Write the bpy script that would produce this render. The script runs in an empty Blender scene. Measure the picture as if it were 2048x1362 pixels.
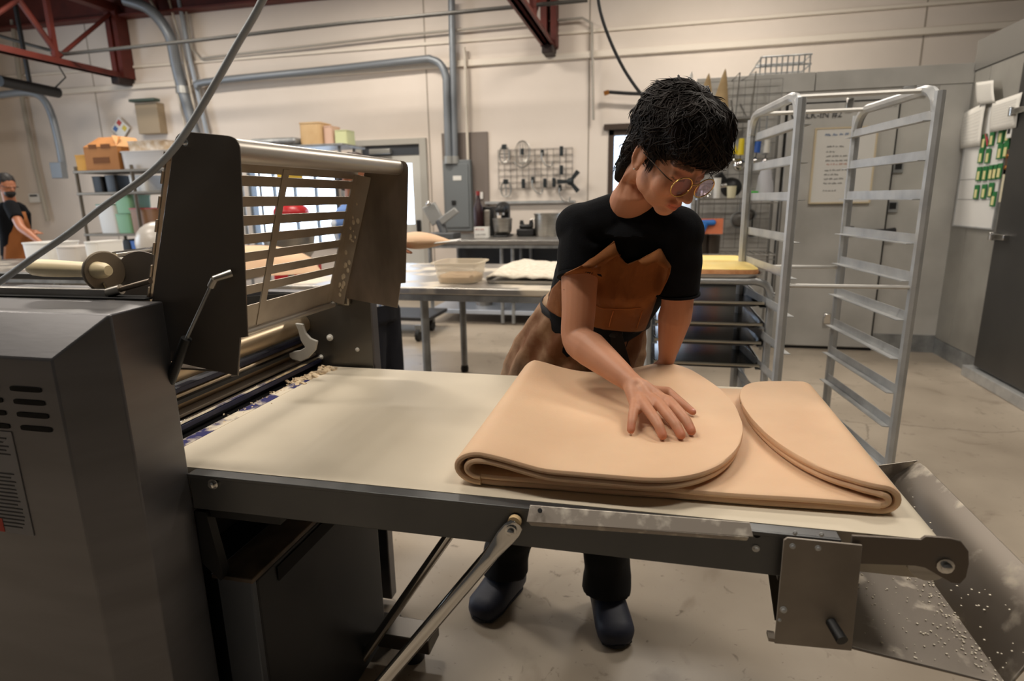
import bpy, math, random
from math import sin, cos, pi, radians, sqrt
from mathutils import Vector, Matrix
from mathutils.bvhtree import BVHTree
random.seed(7)
SC = bpy.context.scene
COL = SC.collection
# ------------------------------------------------------------------ camera
cd = bpy.data.cameras.new('camera'); cam = bpy.data.objects.new('camera', cd); COL.objects.link(cam)
cd.sensor_width = 36; cd.lens = 21.09; cd.clip_start = .05; cd.clip_end = 100
def look(yaw, pitch, roll, loc):
    f = Vector((-sin(yaw)*cos(pitch), cos(yaw)*cos(pitch), -sin(pitch)))
    r = Vector((cos(yaw), sin(yaw), 0)); u = r.cross(f)
    R = r*cos(roll)-u*sin(roll); U = u*cos(roll)+r*sin(roll)
    m = Matrix((R, U, -f)).transposed().to_4x4(); m.translation = loc
    return m
cam.matrix_world = look(radians(13.3), radians(13.2), radians(.95), Vector((0, 0, 1.42)))
cd.dof.use_dof = True; cd.dof.focus_distance = 1.35; cd.dof.aperture_fstop = 3.5
SC.camera = cam
# ------------------------------------------------------------------ world, lights, exposure
w = bpy.data.worlds.new('world'); SC.world = w; w.use_nodes = True
bg = w.node_tree.nodes['Background']; bg.inputs[0].default_value = (.80, .90, 1, 1); bg.inputs[1].default_value = 5.0
SC.view_settings.view_transform = 'Standard'; SC.view_settings.look = 'None'
SC.view_settings.gamma = 1; SC.view_settings.use_curve_mapping = False
SC.view_settings.exposure = 0.0
LAMPS_AND_FILL = [(-6.5, 6.0, 4.3, 85, 1.2), (-3.2, 6.4, 4.3, 90, 1.2), (.6, 6.4, 4.3, 90, 1.2), (-5.5, 3.0, 4.3, 60, 1.2), (-1.9, 3.1, 4.3, 80, 1.2), (1.6, 3.1, 4.3, 60, 1.2), (-1.6, .9, 4.3, 62, 1.2), (1.4, .9, 4.3, 40, 1.2), (-4.6, .9, 4.3, 80, 1.2)]  # nearest row is added fill to brighten sheeter and handle, not ceiling lamps
WARM = (1.0, .91, .80)
def area(name, loc, rot, sx, sy, e, col):
    l = bpy.data.lights.new(name, 'AREA'); l.shape = 'RECTANGLE'; l.size = sx; l.size_y = sy; l.energy = e; l.color = col
    o = bpy.data.objects.new(name, l); COL.objects.link(o); o.location = loc; o.rotation_euler = rot
    return o
for lx, ly, lz, e, s in LAMPS_AND_FILL:
    area('lamp_and_fill', (lx, ly, lz-.06), (0, 0, 0), s, .3, e, WARM)
area('daylight', (-10.4, 3.5, 2.0), (0, radians(-90), 0), 2.6, 3.2, 170, (.72, .85, 1))

# ------------------------------------------------------------------ materials
def lin(c):
    if isinstance(c, str):
        c = [int(c[i:i+2], 16)/255 for i in (1, 3, 5)]
        c = [x/12.92 if x <= .04045 else ((x+.055)/1.055)**2.4 for x in c]
    return (*c[:3], 1)
MATS = {}
def M(name, c='#808080', rough=.5, metal=0, c2=None, nscale=8, stretch=(1, 1, 1), lo=.35, hi=.7, bump=0, bscale=60, spec=.5, emit=None, es=1, trans=0, alpha=1, sss=0, attr=None, detail=4, coat=0, rough2=None, aniso=0):
    if name in MATS: return MATS[name]
    m = bpy.data.materials.new(name); m.use_nodes = True; nt = m.node_tree; N = nt.nodes; L = nt.links
    p = N['Principled BSDF']
    p.inputs['Base Color'].default_value = lin(c); p.inputs['Roughness'].default_value = rough; p.inputs['Metallic'].default_value = metal
    p.inputs['Specular IOR Level'].default_value = spec
    if emit: p.inputs['Emission Color'].default_value = lin(emit); p.inputs['Emission Strength'].default_value = es
    p.inputs['Transmission Weight'].default_value = trans; p.inputs['Alpha'].default_value = alpha
    if coat: p.inputs['Coat Weight'].default_value = coat
    if sss: p.inputs['Subsurface Weight'].default_value = sss; p.inputs['Subsurface Radius'].default_value = (.02, .008, .004); p.inputs['Subsurface Scale'].default_value = .5
    if c2 or bump:
        tc = N.new('ShaderNodeTexCoord'); mp = N.new('ShaderNodeMapping'); mp.inputs['Scale'].default_value = stretch
        L.new(tc.outputs['Object'], mp.inputs[0])
    if c2:
        nz = N.new('ShaderNodeTexNoise'); nz.inputs['Scale'].default_value = nscale; nz.inputs['Detail'].default_value = detail
        L.new(mp.outputs[0], nz.inputs['Vector'])
        mr = N.new('ShaderNodeMapRange'); mr.inputs[1].default_value = lo; mr.inputs[2].default_value = hi; L.new(nz.outputs['Fac'], mr.inputs[0])
        mx = N.new('ShaderNodeMix'); mx.data_type = 'RGBA'; mx.inputs[6].default_value = lin(c); mx.inputs[7].default_value = lin(c2)
        L.new(mr.outputs[0], mx.inputs[0]); out = mx.outputs[2]
        L.new(out, p.inputs['Base Color'])
        if rough2 is not None:
            m2 = N.new('ShaderNodeMapRange'); m2.inputs[3].default_value = rough; m2.inputs[4].default_value = rough2
            L.new(mr.outputs[0], m2.inputs[0]); L.new(m2.outputs[0], p.inputs['Roughness'])
    if attr:
        at = N.new('ShaderNodeAttribute'); at.attribute_name = attr
        if c2:
            mm = N.new('ShaderNodeMix'); mm.data_type = 'RGBA'; mm.blend_type = 'MULTIPLY'; mm.inputs[0].default_value = 1
            L.new(out, mm.inputs[6]); L.new(at.outputs['Color'], mm.inputs[7]); L.new(mm.outputs[2], p.inputs['Base Color'])
        else: L.new(at.outputs['Color'], p.inputs['Base Color'])
    if bump:
        nb = N.new('ShaderNodeTexNoise'); nb.inputs['Scale'].default_value = bscale; nb.inputs['Detail'].default_value = 6; L.new(mp.outputs[0], nb.inputs['Vector'])
        b = N.new('ShaderNodeBump'); b.inputs['Strength'].default_value = bump; b.inputs['Distance'].default_value = .01
        L.new(nb.outputs['Fac'], b.inputs['Height']); L.new(b.outputs[0], p.inputs['Normal'])
    MATS[name] = m; return m
def glassy(name, c, a):
    m = bpy.data.materials.new(name); m.use_nodes = True; nt = m.node_tree; N = nt.nodes; L = nt.links
    t = N.new('ShaderNodeBsdfTransparent'); t.inputs[0].default_value = lin(c); g = N.new('ShaderNodeBsdfGlossy'); g.inputs['Roughness'].default_value = .05
    x = N.new('ShaderNodeMixShader'); x.inputs[0].default_value = a; L.new(t.outputs[0], x.inputs[1]); L.new(g.outputs[0], x.inputs[2]); L.new(x.outputs[0], N['Material Output'].inputs[0])
    MATS[name] = m; return m
steel = M('brushed_steel', '#b9b5ae', .36, 1, '#a39e95', 6, (1, 1, 14), bump=.02, bscale=40)
steelx = M('brushed_steel_long', '#a8a6a2', .42, 1, '#8f8b86', 5, (1, 1, 20))
cabm = M('cabinet_steel', '#767577', .42, .9, '#6d6c6d', 3, (1, 1, 6), bump=.01, bscale=30)
guardm = M('guard_steel', '#8d8479', .42, .7, '#7a7168', 4, (1, 12, 1))
grillm = M('grill_steel', '#b5aa9b', .42, .6, '#9f9486', 8)
raila = M('painted_rail', '#6b6c6c', .42, .75, '#5e5f60', 4)
alu = M('aluminium', '#c2c3c2', .42, .6, '#aeb0b1', 12, bump=.02)
alud = M('dull_aluminium', '#a2a4a4', .5, .65, '#7d7f80', 9)
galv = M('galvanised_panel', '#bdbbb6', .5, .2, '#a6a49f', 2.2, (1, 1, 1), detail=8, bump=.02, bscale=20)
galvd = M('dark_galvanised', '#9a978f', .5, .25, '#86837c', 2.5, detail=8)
chrome = M('chrome', '#d8d6d2', .12, 1)
floured = M('floured_steel', '#b5aba0', .6, .2, '#ece4d6', 40, lo=.5, hi=.66, detail=8)
black = M('black_plastic', '#0d0d0e', .5)
rubber = M('black_rubber', '#121212', .7)
dkgap = M('dark_gap', '#060607', .9)
beltm = M('cream_belt', '#d6cbb6', .6, 0, '#c8bca6', 1.6, detail=6, bump=.02, bscale=200)
white = M('white_plastic', '#dcdad4', .45)
wallm = M('painted_wall', '#ded3c8', .75, 0, '#d4c9bd', .8, detail=6, bump=.03, bscale=30)
ledgem = M('wall_ledge_paint', '#e0d6c8', .7)
redm = M('red_oxide_steel', '#5e2014', .6, 0, '#4a1810', 5)
floorm = M('concrete_floor', '#a89c8c', .42, 0, '#8d8172', 1.3, detail=10, lo=.4, hi=.75, rough2=.3, bump=.02, bscale=25)
pipem = M('grey_conduit', '#7c8186', .45, .4)
pipel = M('painted_conduit', '#c8bfb1', .6)
panelm = M('panel_grey', '#6f7476', .5, .1)
doughm = M('dough', '#debb98', .7, 0, '#d4ae8b', 5, detail=5, bump=.05, bscale=150, sss=.12, lo=.35, hi=.75)
floury = M('flour', '#e9e0cf', .9, 0, '#cfc4b0', 30, bump=.4, bscale=80)
paper = M('paper', '#d9d5cc', .8)
whiteb = M('whiteboard', '#d5d3ce', .35)
ink = M('ink', '#3a3a3e', .8)
greent = M('green_tag', '#1f6b35', .6)
yellowt = M('tag_slip', '#cfc78e', .7)
skin = M('skin', '#c48d6e', .5, 0, '#c48d6e', 5, attr='tint', sss=.12, bump=.03, bscale=220, spec=.4)
skin.node_tree.nodes['Mix'].inputs[7].default_value = lin('#b57d5f')
def floor_dirt():
    nt = floorm.node_tree; N = nt.nodes; L = nt.links; p = N['Principled BSDF']; src = p.inputs['Base Color'].links[0].from_socket
    tc = N.new('ShaderNodeTexCoord')
    for sc_, lo, hi, col, dist in ((9, .64, .74, '#4a4036', 2.5), (2.6, .60, .72, '#7b6e5f', 1.5), (60, .68, .76, '#5a4e42', 0)):
        n = N.new('ShaderNodeTexNoise'); n.inputs['Scale'].default_value = sc_; n.inputs['Detail'].default_value = 9; n.inputs['Distortion'].default_value = dist; L.new(tc.outputs['Object'], n.inputs['Vector'])
        m = N.new('ShaderNodeMapRange'); m.inputs[1].default_value = lo; m.inputs[2].default_value = hi; m.inputs[4].default_value = .7; L.new(n.outputs['Fac'], m.inputs[0])
        x = N.new('ShaderNodeMix'); x.data_type = 'RGBA'; L.new(m.outputs[0], x.inputs[0]); L.new(src, x.inputs[6]); x.inputs[7].default_value = lin(col); src = x.outputs[2]
    v = N.new('ShaderNodeTexVoronoi'); v.feature = 'DISTANCE_TO_EDGE'; v.inputs['Scale'].default_value = .22
    nn = N.new('ShaderNodeTexNoise'); nn.inputs['Scale'].default_value = 2; nn.inputs['Detail'].default_value = 6; L.new(tc.outputs['Object'], nn.inputs['Vector'])
    mv = N.new('ShaderNodeMix'); mv.data_type = 'RGBA'; mv.inputs[0].default_value = .25; L.new(tc.outputs['Object'], mv.inputs[6]); L.new(nn.outputs['Color'], mv.inputs[7]); L.new(mv.outputs[2], v.inputs['Vector'])
    m = N.new('ShaderNodeMapRange'); m.inputs[1].default_value = .0; m.inputs[2].default_value = .0012; m.inputs[3].default_value = .6; m.inputs[4].default_value = 0; L.new(v.outputs['Distance'], m.inputs[0])
    x = N.new('ShaderNodeMix'); x.data_type = 'RGBA'; L.new(m.outputs[0], x.inputs[0]); L.new(src, x.inputs[6]); x.inputs[7].default_value = lin('#4f463b'); L.new(x.outputs[2], p.inputs['Base Color'])
floor_dirt()
# ------------------------------------------------------------------ geometry helpers
ORG = {}
def V(*a): return Vector(a if len(a) > 1 else a[0])
class G:
    def __init__(s): s.v = []; s.f = []
    def add(s, v, f):
        n = len(s.v); s.v += [tuple(x) for x in v]; s.f += [tuple(i+n for i in q) for q in f]; return s
    def box(s, x0, x1, y0, y1, z0, z1, m=None):
        v = [V(x, y, z) for x in (x0, x1) for y in (y0, y1) for z in (z0, z1)]
        if m: v = [m @ p for p in v]
        return s.add(v, [(0, 1, 3, 2), (4, 6, 7, 5), (0, 4, 5, 1), (2, 3, 7, 6), (0, 2, 6, 4), (1, 5, 7, 3)])
    def tube(s, path, r, n=10, smooth=0, caps=True):
        P = [V(p) for p in path]
        if smooth:
            Q = []; E = [P[0]]+P+[P[-1]]
            for i in range(1, len(E)-2):
                for k in range(smooth):
                    t = k/smooth; a, b, c, d = E[i-1], E[i], E[i+1], E[i+2]
                    Q.append(.5*((2*b)+(c-a)*t+(2*a-5*b+4*c-d)*t*t+(3*b-a-3*c+d)*t**3))
            Q.append(P[-1])
            if isinstance(r, (list, tuple)):
                r = [r[min(i//smooth, len(r)-1)]*(1-(i % smooth)/smooth)+r[min(i//smooth+1, len(r)-1)]*((i % smooth)/smooth) for i in range(len(Q))]
            P = Q
        R = r if isinstance(r, (list, tuple)) else [r]*len(P)
        t = (P[1]-P[0]).normalized(); u = t.orthogonal().normalized(); vs = []
        for i, p in enumerate(P):
            t = (P[min(i+1, len(P)-1)]-P[max(i-1, 0)]).normalized()
            u = (u-t*u.dot(t)).normalized(); w_ = t.cross(u)
            vs += [p+(u*cos(2*pi*k/n)+w_*sin(2*pi*k/n))*R[i] for k in range(n)]
        fs = [(i*n+k, i*n+(k+1) % n, (i+1)*n+(k+1) % n, (i+1)*n+k) for i in range(len(P)-1) for k in range(n)]
        if caps: fs += [tuple(range(n))[::-1], tuple((len(P)-1)*n+k for k in range(n))]
        return s.add(vs, fs)
    def cyl(s, a, b, r, n=16): return s.tube([a, b], r, n)
    def loft(s, rings, n=24, sq=2.0, caps=True):
        vs = []
        for c, u, w_ in rings:
            for k in range(n):
                a = 2*pi*k/n; ca, sa = cos(a), sin(a)
                e = 2/sq; ca = math.copysign(abs(ca)**e, ca); sa = math.copysign(abs(sa)**e, sa)
                vs.append(V(c)+V(u)*ca+V(w_)*sa)
        m = len(rings); fs = [(i*n+k, i*n+(k+1) % n, (i+1)*n+(k+1) % n, (i+1)*n+k) for i in range(m-1) for k in range(n)]
        if caps: fs += [tuple(range(n))[::-1], tuple((m-1)*n+k for k in range(n))]
        return s.add(vs, fs)
    def lathe(s, base, prof, n=24, axis=(0, 0, 1), caps=True):
        ax = V(axis).normalized(); u = ax.orthogonal().normalized(); w_ = ax.cross(u)
        return s.loft([(V(base)+ax*h, u*r, w_*r) for r, h in prof], n, caps=caps)
    def ell(s, c, rx, ry, rz, n=20, m=12, fr=None):
        X, Y_, Z_ = fr if fr else (V(1, 0, 0), V(0, 1, 0), V(0, 0, 1))
        vs = []
        for i in range(1, m):
            th = pi*i/m
            for k in range(n):
                a = 2*pi*k/n; vs.append(V(c)+X*(rx*sin(th)*cos(a))+Y_*(ry*sin(th)*sin(a))+Z_*(rz*cos(th)))
        fs = [(i*n+k, (i+1)*n+k, (i+1)*n+(k+1) % n, i*n+(k+1) % n) for i in range(m-2) for k in range(n)]
        a = len(vs); vs += [V(c)+Z_*rz, V(c)-Z_*rz]
        fs += [(a, k, (k+1) % n) for k in range(n)]+[(a+1, (m-2)*n+(k+1) % n, (m-2)*n+k) for k in range(n)]
        return s.add(vs, fs)
    def cap(s, a, ra, b, rb, n=16):
        a, b = V(a), V(b); d = (b-a); L = d.length; d = d/L; u = d.orthogonal().normalized(); w_ = d.cross(u); R = []
        for i in range(6):
            t = pi/2*i/5; R.append((a-d*ra*cos(t), max(ra*sin(t), 1e-4)))
        for i in range(6):
            t = pi/2*(1-i/5); R.append((b+d*rb*cos(t), max(rb*sin(t), 1e-4)))
        return s.loft([(c, u*r, w_*r) for c, r in R], n)
    def prism(s, poly, axis, a, b):
        # poly of 2D points in the plane normal to axis; extrude from a to b
        def P(p, d): return {'y': (p[0], d, p[1]), 'x': (d, p[0], p[1]), 'z': (p[0], p[1], d)}[axis]
        n = len(poly); vs = [P(p, a) for p in poly]+[P(p, b) for p in poly]
        return s.add(vs, [tuple(range(n))[::-1], tuple(range(n, 2*n))]+[(k, (k+1) % n, n+(k+1) % n, n+k) for k in range(n)])
    def slab(s, quad, t):
        q = [V(p) for p in quad]; nrm = (q[1]-q[0]).cross(q[-1]-q[0]).normalized()*t; n = len(q)
        return s.add(q+[p+nrm for p in q], [tuple(range(n))[::-1], tuple(range(n, 2*n))]+[(k, (k+1) % n, n+(k+1) % n, n+k) for k in range(n)])
    def grid(s, rows, close=False):
        m = len(rows); n = len(rows[0]); kk = n if close else n-1
        return s.add([p for r in rows for p in r], [(i*n+k, i*n+(k+1) % n, (i+1)*n+(k+1) % n, (i+1)*n+k) for i in range(m-1) for k in range(kk)])
def arc(cx, cz, r, a0, a1, n=6, rz=None):
    return [(cx+r*cos(radians(a0+(a1-a0)*i/n)), cz+(rz or r)*sin(radians(a0+(a1-a0)*i/n))) for i in range(n+1)]
def fixn(me):
    import bmesh
    bm = bmesh.new(); bm.from_mesh(me); bmesh.ops.recalc_face_normals(bm, faces=bm.faces); bm.to_mesh(me); bm.free()
def tag(o, label=None, cat=None, group=None, kind=None):
    for k, v in (('label', label), ('category', cat), ('group', group), ('kind', kind)):
        if v: o[k] = v
    return o
def obj(name, g, mat, parent=None, bev=0, smooth=True, label=None, cat=None, group=None, kind=None, seg=2, wn=True):
    vs = g.v
    if parent is not None: org = ORG[parent.name]
    elif kind == 'structure': org = V(0, 0, 0)
    else:
        xs = [p[0] for p in vs]; ys = [p[1] for p in vs]; zs = [p[2] for p in vs]
        org = V((min(xs)+max(xs))/2, (min(ys)+max(ys))/2, min(zs))
    me = bpy.data.meshes.new(name); me.from_pydata([tuple(V(p)-org) for p in vs], [], g.f); me.validate()
    fixn(me)
    me.materials.append(mat)
    if smooth:
        for p in me.polygons: p.use_smooth = True
        try: me.set_sharp_from_angle(angle=radians(38))
        except Exception: pass
    o = bpy.data.objects.new(name, me); COL.objects.link(o)
    if parent is not None: o.parent = parent
    else: o.location = org
    ORG[o.name] = org
    if bev:
        b = o.modifiers.new('bevel', 'BEVEL'); b.width = bev; b.segments = seg; b.limit_method = 'ANGLE'; b.angle_limit = radians(40); b.harden_normals = False
    return tag(o, label, cat, group, kind)
def thing(name, loc, label, cat, group=None):
    o = bpy.data.objects.new(name, None); COL.objects.link(o); o.location = loc; o.empty_display_size = .05
    ORG[o.name] = V(loc); return tag(o, label, cat, group)
def dup(o, off, label=None, parent=None):
    c = o.copy(); COL.objects.link(c)
    if parent is None: c.location = V(o.location)+V(off)
    else: c.parent = parent
    ORG[c.name] = ORG[o.name]+V(off)
    if label: c['label'] = label
    for ch in list(o.children): dup(ch, off, None, c)
    return c
def textmesh(name, s, size, mat, parent, origin, right, up, ext=.0006):
    cu = bpy.data.curves.new('t', 'FONT'); cu.body = s; cu.size = size; cu.extrude = ext
    to = bpy.data.objects.new('t', cu); COL.objects.link(to)
    dg = bpy.context.evaluated_depsgraph_get(); me = bpy.data.meshes.new_from_object(to.evaluated_get(dg))
    bpy.data.objects.remove(to); r = V(right).normalized(); u = V(up).normalized(); n = r.cross(u)
    g = G(); g.add([V(origin)+r*v.co.x+u*v.co.y+n*v.co.z for v in me.vertices], [tuple(p.vertices) for p in me.polygons])
    return obj(name, g, mat, parent, smooth=False)
def scribble(g, origin, right, up, wid, h, t=.0012, seed=0):
    rr = random.Random(seed); r = V(right).normalized(); u = V(up).normalized(); n = r.cross(u); x = 0
    while x < wid:
        L = rr.uniform(.5, 2.2)*h
        pts = []
        k = 0
        while k*h*.28 < L:
            pts.append(V(origin)+r*(x+k*h*.28)+u*(h*.5*(rr.random() if k % 2 else -rr.random()*.4))+n*.0012); k += 1
        if len(pts) > 1: g.tube(pts, t, 4)
        x += L+h*.5
def bolt(p, d, r, parent, mat=None, name='bolt'):
    d = V(d).normalized()
    g = G().lathe(p, [(r, 0), (r, r*.35), (r*.62, r*.4), (r*.62, r*.9), (.45*r, r*1.0)], 12, d)
    return obj(name, g, mat or chrome, parent)

# ------------------------------------------------------------------ room shell
YB = 8.3
obj('floor', G().box(-11, 6, -3, YB, -.1, 0), floorm, kind='structure', smooth=False)
def wall_with_holes(name, holes, mat):
    g = G(); xs = sorted({-11, 6, *[h[0] for h in holes], *[h[1] for h in holes]}); zs = sorted({0, 5.0, *[h[2] for h in holes], *[h[3] for h in holes]})
    for i in range(len(xs)-1):
        for j in range(len(zs)-1):
            cx, cz = (xs[i]+xs[i+1])/2, (zs[j]+zs[j+1])/2
            if not any(h[0] < cx < h[1] and h[2] < cz < h[3] for h in holes): g.box(xs[i], xs[i+1], YB, YB+.2, zs[j], zs[j+1])
    return obj(name, g, mat, kind='structure', smooth=False)
W1 = (-.62, .35, 1.0, 2.28)      # window right of the tool grid
D1 = (-4.12, -3.24, .05, 2.12)     # door opening
G1 = (-6.05, -4.55, .75, 2.02)  # big glazed window seen through the guard
wb = wall_with_holes('wall_back', [W1, D1, G1], wallm)
obj('wall_left', G().box(-11.2, -11, -3, YB, 0, 5), wallm, kind='structure', smooth=False)
obj('wall_right', G().box(6, 6.2, -3, YB, 0, 5), M('side_wall', '#8a8378', .8), kind='structure', smooth=False)
obj('wall_rear', G().box(-11, 6, -3.2, -3, 0, 5), M('rear_wall', '#484848', .8), kind='structure', smooth=False)
obj('ceiling', G().box(-11, 6, -3, YB, 5, 5.1), M('ceiling_deck', '#5f5c55', .8), kind='structure', smooth=False)
# raised bands and joints of the tilt-up wall
obj('trim_1', G().box(-11, 6, YB-.05, YB, 3.16, 3.24), ledgem, wb, bev=.01)
obj('trim_2', G().box(-11, 6, YB-.03, YB, 3.46, 3.50), ledgem, wb, bev=.006)
jm = M('joint', '#9c9286', .9)
for jx in (-3.0983, -0.8842, -8.6, 2.9):
    obj('wall_joint', G().box(jx-.008, jx+.008, YB-.004, YB+.01, 0, 4.2), jm, wb)
# ---- window_1 (dark framed)
def window(name, h, fm, gm, bars, fw=.05, label=None):
    x0, x1, z0, z1 = h; g = G()
    for a in ((x0, x0+fw, z0, z1), (x1-fw, x1, z0, z1), (x0, x1, z0, z0+fw), (x0, x1, z1-fw, z1)): g.box(a[0], a[1], YB-.02, YB+.12, a[2], a[3])
    f = obj(name, g, fm, kind='structure', smooth=False, bev=.004)
    nb = bars+1; w_ = (x1-x0-2*fw)/nb
    for i in range(nb):
        a = x0+fw+i*w_
        obj('pane', G().box(a+(.012 if i else 0), a+w_-(.012 if i < nb-1 else 0), YB+.05, YB+.055, z0+fw, z1-fw), gm, f, smooth=False)
        if i: obj('mullion', G().box(a-.012, a+.012, YB+.02, YB+.09, z0+fw, z1-fw), fm, f, smooth=False)
    return f
glass = glassy('window_glass', '#f4f8ff', .04)
brownf = M('brown_frame', '#3a2c22', .5); greyf = M('grey_frame', '#a7a49c', .5)
w1 = window('window_1', W1, brownf, glass, 0, .07)
obj('window_head', G().box(W1[0]-.06, W1[1]+.06, YB-.06, YB, W1[3], W1[3]+.07), brownf, w1, smooth=False)
window('window_2', G1, M('mullion_dark', '#55585a', .5), glass, 3, .05)
d = obj('door_1', G().box(D1[0]-.1, D1[0], YB-.05, YB+.06, 0, 2.28).box(D1[1], D1[1]+.1, YB-.05, YB+.06, 0, 2.28).box(D1[0], D1[1], YB-.05, YB+.06, D1[3]+.08, 2.28), greyf, kind='structure', smooth=False, bev=.004)
obj('door_leaf', G().box(D1[0], D1[0]+.14, YB, YB+.05, 0, 2.06).box(D1[1]-.14, D1[1], YB, YB+.05, 0, 2.06).box(D1[0]+.14, D1[1]-.14, YB, YB+.05, 0, 1.1).box(D1[0]+.14, D1[1]-.14, YB, YB+.05, 1.95, 2.06), M('door_paint', '#c3c2bb', .55), d, smooth=False)
obj('pane', G().box(D1[0]+.14, D1[1]-.14, YB+.02, YB+.03, 1.1, 1.95), glass, d, smooth=False)
obj('door_transom', G().box(D1[0], D1[1], YB-.01, YB+.04, 2.06, 2.2), M('transom', '#3c4046', .4), d, smooth=False)
obj('door_closer', G().box(-3.98, -3.66, YB-.1, YB-.01, 2.08, 2.15), M('closer', '#9a9a96', .4, .5), d, bev=.01)
obj('door_handle', G().box(D1[1]-.1, D1[1]-.04, YB-.05, YB, .98, 1.16), black, d, bev=.01)
# ---- steelwork
TX = (-7.9, -1.38)
bm_ = obj('roof_beam', G().box(-11, 6, 8.12, YB, 4.14, 4.17).box(-11, 6, 8.2, 8.22, 4.17, 4.6).box(-11, 6, 8.12, YB, 4.6, 4.63), redm, smooth=False, label='dark red steel roof beam running along the top of the back wall', cat='roof beam')
def truss(x, label):
    t = thing('roof_truss', (x, 8.2, 3.3), label, 'roof truss', 'roof trusses')
    for s_ in (-.05, .02):
        obj('bottom_chord', G().box(x+s_, x+s_+.03, 1.5, 8.22, 3.29, 3.37).box(x+s_-(.03 if s_ < 0 else 0), x+s_+.03+(0 if s_ < 0 else .03), 1.5, 8.22, 3.29, 3.30), redm, t, smooth=False)
    obj('top_chord', G().box(x-.08, x+.08, 1.5, 8.22, 4.2, 4.32), redm, t, smooth=False)
    ys = [8.18, 7.05, 5.9, 4.75, 3.6, 2.4]
    obj('end_plate', G().box(x-.1, x-.02, 8.08, YB-.01, 3.3, 4.25).box(x+.03, x+.1, 8.08, YB-.01, 3.3, 4.25), redm, t, smooth=False)
    obj('bearing_foot', G().box(x-.07, x+.07, 8.0, YB-.01, 3.2, 3.31), M('dark_steel', '#24140f', .6), t, bev=.01)
    for a, b in zip(ys[:-1], ys[1:]):
        obj('diagonal', G().tube([(x, a-.05, 4.2), (x, b+.1, 3.4)], .028, 6), redm, t)
        obj('diagonal', G().tube([(x, b+.1, 3.4), (x, b-.5, 4.2)], .038, 6), redm, t)
        obj('upright', G().box(x-.03, x+.03, b+.02, b+.08, 3.36, 4.2), redm, t, smooth=False)
    return t
truss(TX[0], 'dark red steel roof truss at top left with open web of diagonals')
truss(TX[1], 'dark red steel roof truss meeting the wall above the tool grid')
hm = obj('ceiling_heater', G().tube([(-8.3, 6.6, 3.02), (-8.3, 7.4, 3.0)], .07, 10).box(-8.32, -8.28, 6.98, 7.02, 3.05, 4.9).tube([(-8.3, 7.35, 3.05), (-8.15, 7.42, 3.2), (-8.2, 7.3, 3.5)], .01, 6), black, label='black tube heater hanging under the left roof truss', cat='heater')
# ---- conduits
def conduit(pts, r, mat, label, smooth=0, fit=None, cat='conduit'):
    t = thing('conduit', V(pts[0]), label, cat)
    obj('pipe', G().tube(pts, r, 12, smooth), mat, t)
    P = [V(p) for p in pts]
    for i in (fit or []):
        a = P[i]; obj('coupling', G().tube([a+V(0, 0, -.05), a+V(0, 0, .05)], r*1.25, 12), M('coupling', '#b8b8b4', .35, .8), t)
    return t
conduit([(-7.4162, 7.9, 4.2622), (-7.0679, 7.95, 4.1192), (-6.8521, 8.0, 3.7906), (-6.8872, 8.1, 3.4147), (-6.8751, 8.15, 3.0804), (-6.7434, 8.15, 2.4419)], .075, pipem, 'thick grey conduit bending down the wall left of the dough guard', 6, [4])

conduit([(-7.2219, 8.15, 4.3168), (-7.0802, 8.2, 3.9211), (-7.0072, 8.2, 3.0254), (-6.9431, 8.2, 2.4542)], .018, pipel, 'thin cream conduit hugging the left side of the thick grey bent one', 5)
conduit([(-6.9439, 8.2, 4.3081), (-6.8472, 8.2, 3.7703), (-6.7148, 8.2, 2.4455)], .018, pipel, 'thin cream conduit just right of the thick grey bent one')
conduit([(-6.7763, 8.2, 4.2943), (-6.7274, 8.2, 3.56), (-6.581, 8.2, 2.4046)], .03, M('conduit_blue', '#9aa3ad', .5), 'pale blue-grey pipe furthest right of the left bundle')
conduit([(-6.5871, 8.15, 3.0994), (-6.457, 8.15, 3.1674), (-4.6059, 8.15, 3.2128), (-3.1589, 8.15, 3.2565), (-2.9683, 8.15, 3.2506), (-2.8315, 8.15, 3.1744), (-2.7686, 8.15, 3.0164), (-2.7683, 8.15, 2.8609), (-2.7782, 8.15, 1.9642)], .05, pipem, 'fat grey conduit running along the wall then bending down into the breaker panel', 5, [8])
conduit([(-2.6634, 8.18, 3.9504), (-2.6948, 8.18, 1.9634)], .045, pipem, 'straight grey conduit dropping from the roof into the breaker panel', 0, [1])
conduit([(-2.5272, 8.22, 3.3831), (-2.5167, 8.22, 3.2911), (-2.521, 8.22, 1.9605)], .02, pipel, 'thin cream conduit dropping into the right of the breaker panel')
conduit([(-8.8942, 7.2, 3.7352), (-8.4095, 7.2, 3.5878), (-7.8507, 7.2, 3.4376), (-5.7162, 7.2, 3.4631), (-3.6225, 7.2, 3.5091), (-0.796, 7.2, 3.5199)], .022, M('dark_pipe', '#4c4a46', .5, .3), 'dark thin pipe crossing in front of the wall under the left truss')
conduit([(-6.6972, 8.22, 4.1626), (-6.6798, 8.22, 3.6422), (-6.5478, 8.22, 3.5052), (-3.4187, 8.22, 3.5916), (-0.9686, 8.22, 3.6183), (-0.8493, 8.22, 3.5522), (-0.8137, 8.22, 2.4052)], .016, M('thin_pipe', '#a29c92', .5, .3), 'thin grey conduit crossing the wall and dropping left of the window', 0)
conduit([(-9.6026, 7.6, 3.0689), (-9.082, 7.6, 3.0765), (-8.8282, 7.6, 2.9806), (-8.719, 7.6, 2.7466), (-8.6808, 7.6, 2.323), (-8.6817, 7.6, 2.0005)], .05, pipem, 'grey bent conduit at the far left dropping to a grey switch box', 5)
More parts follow.
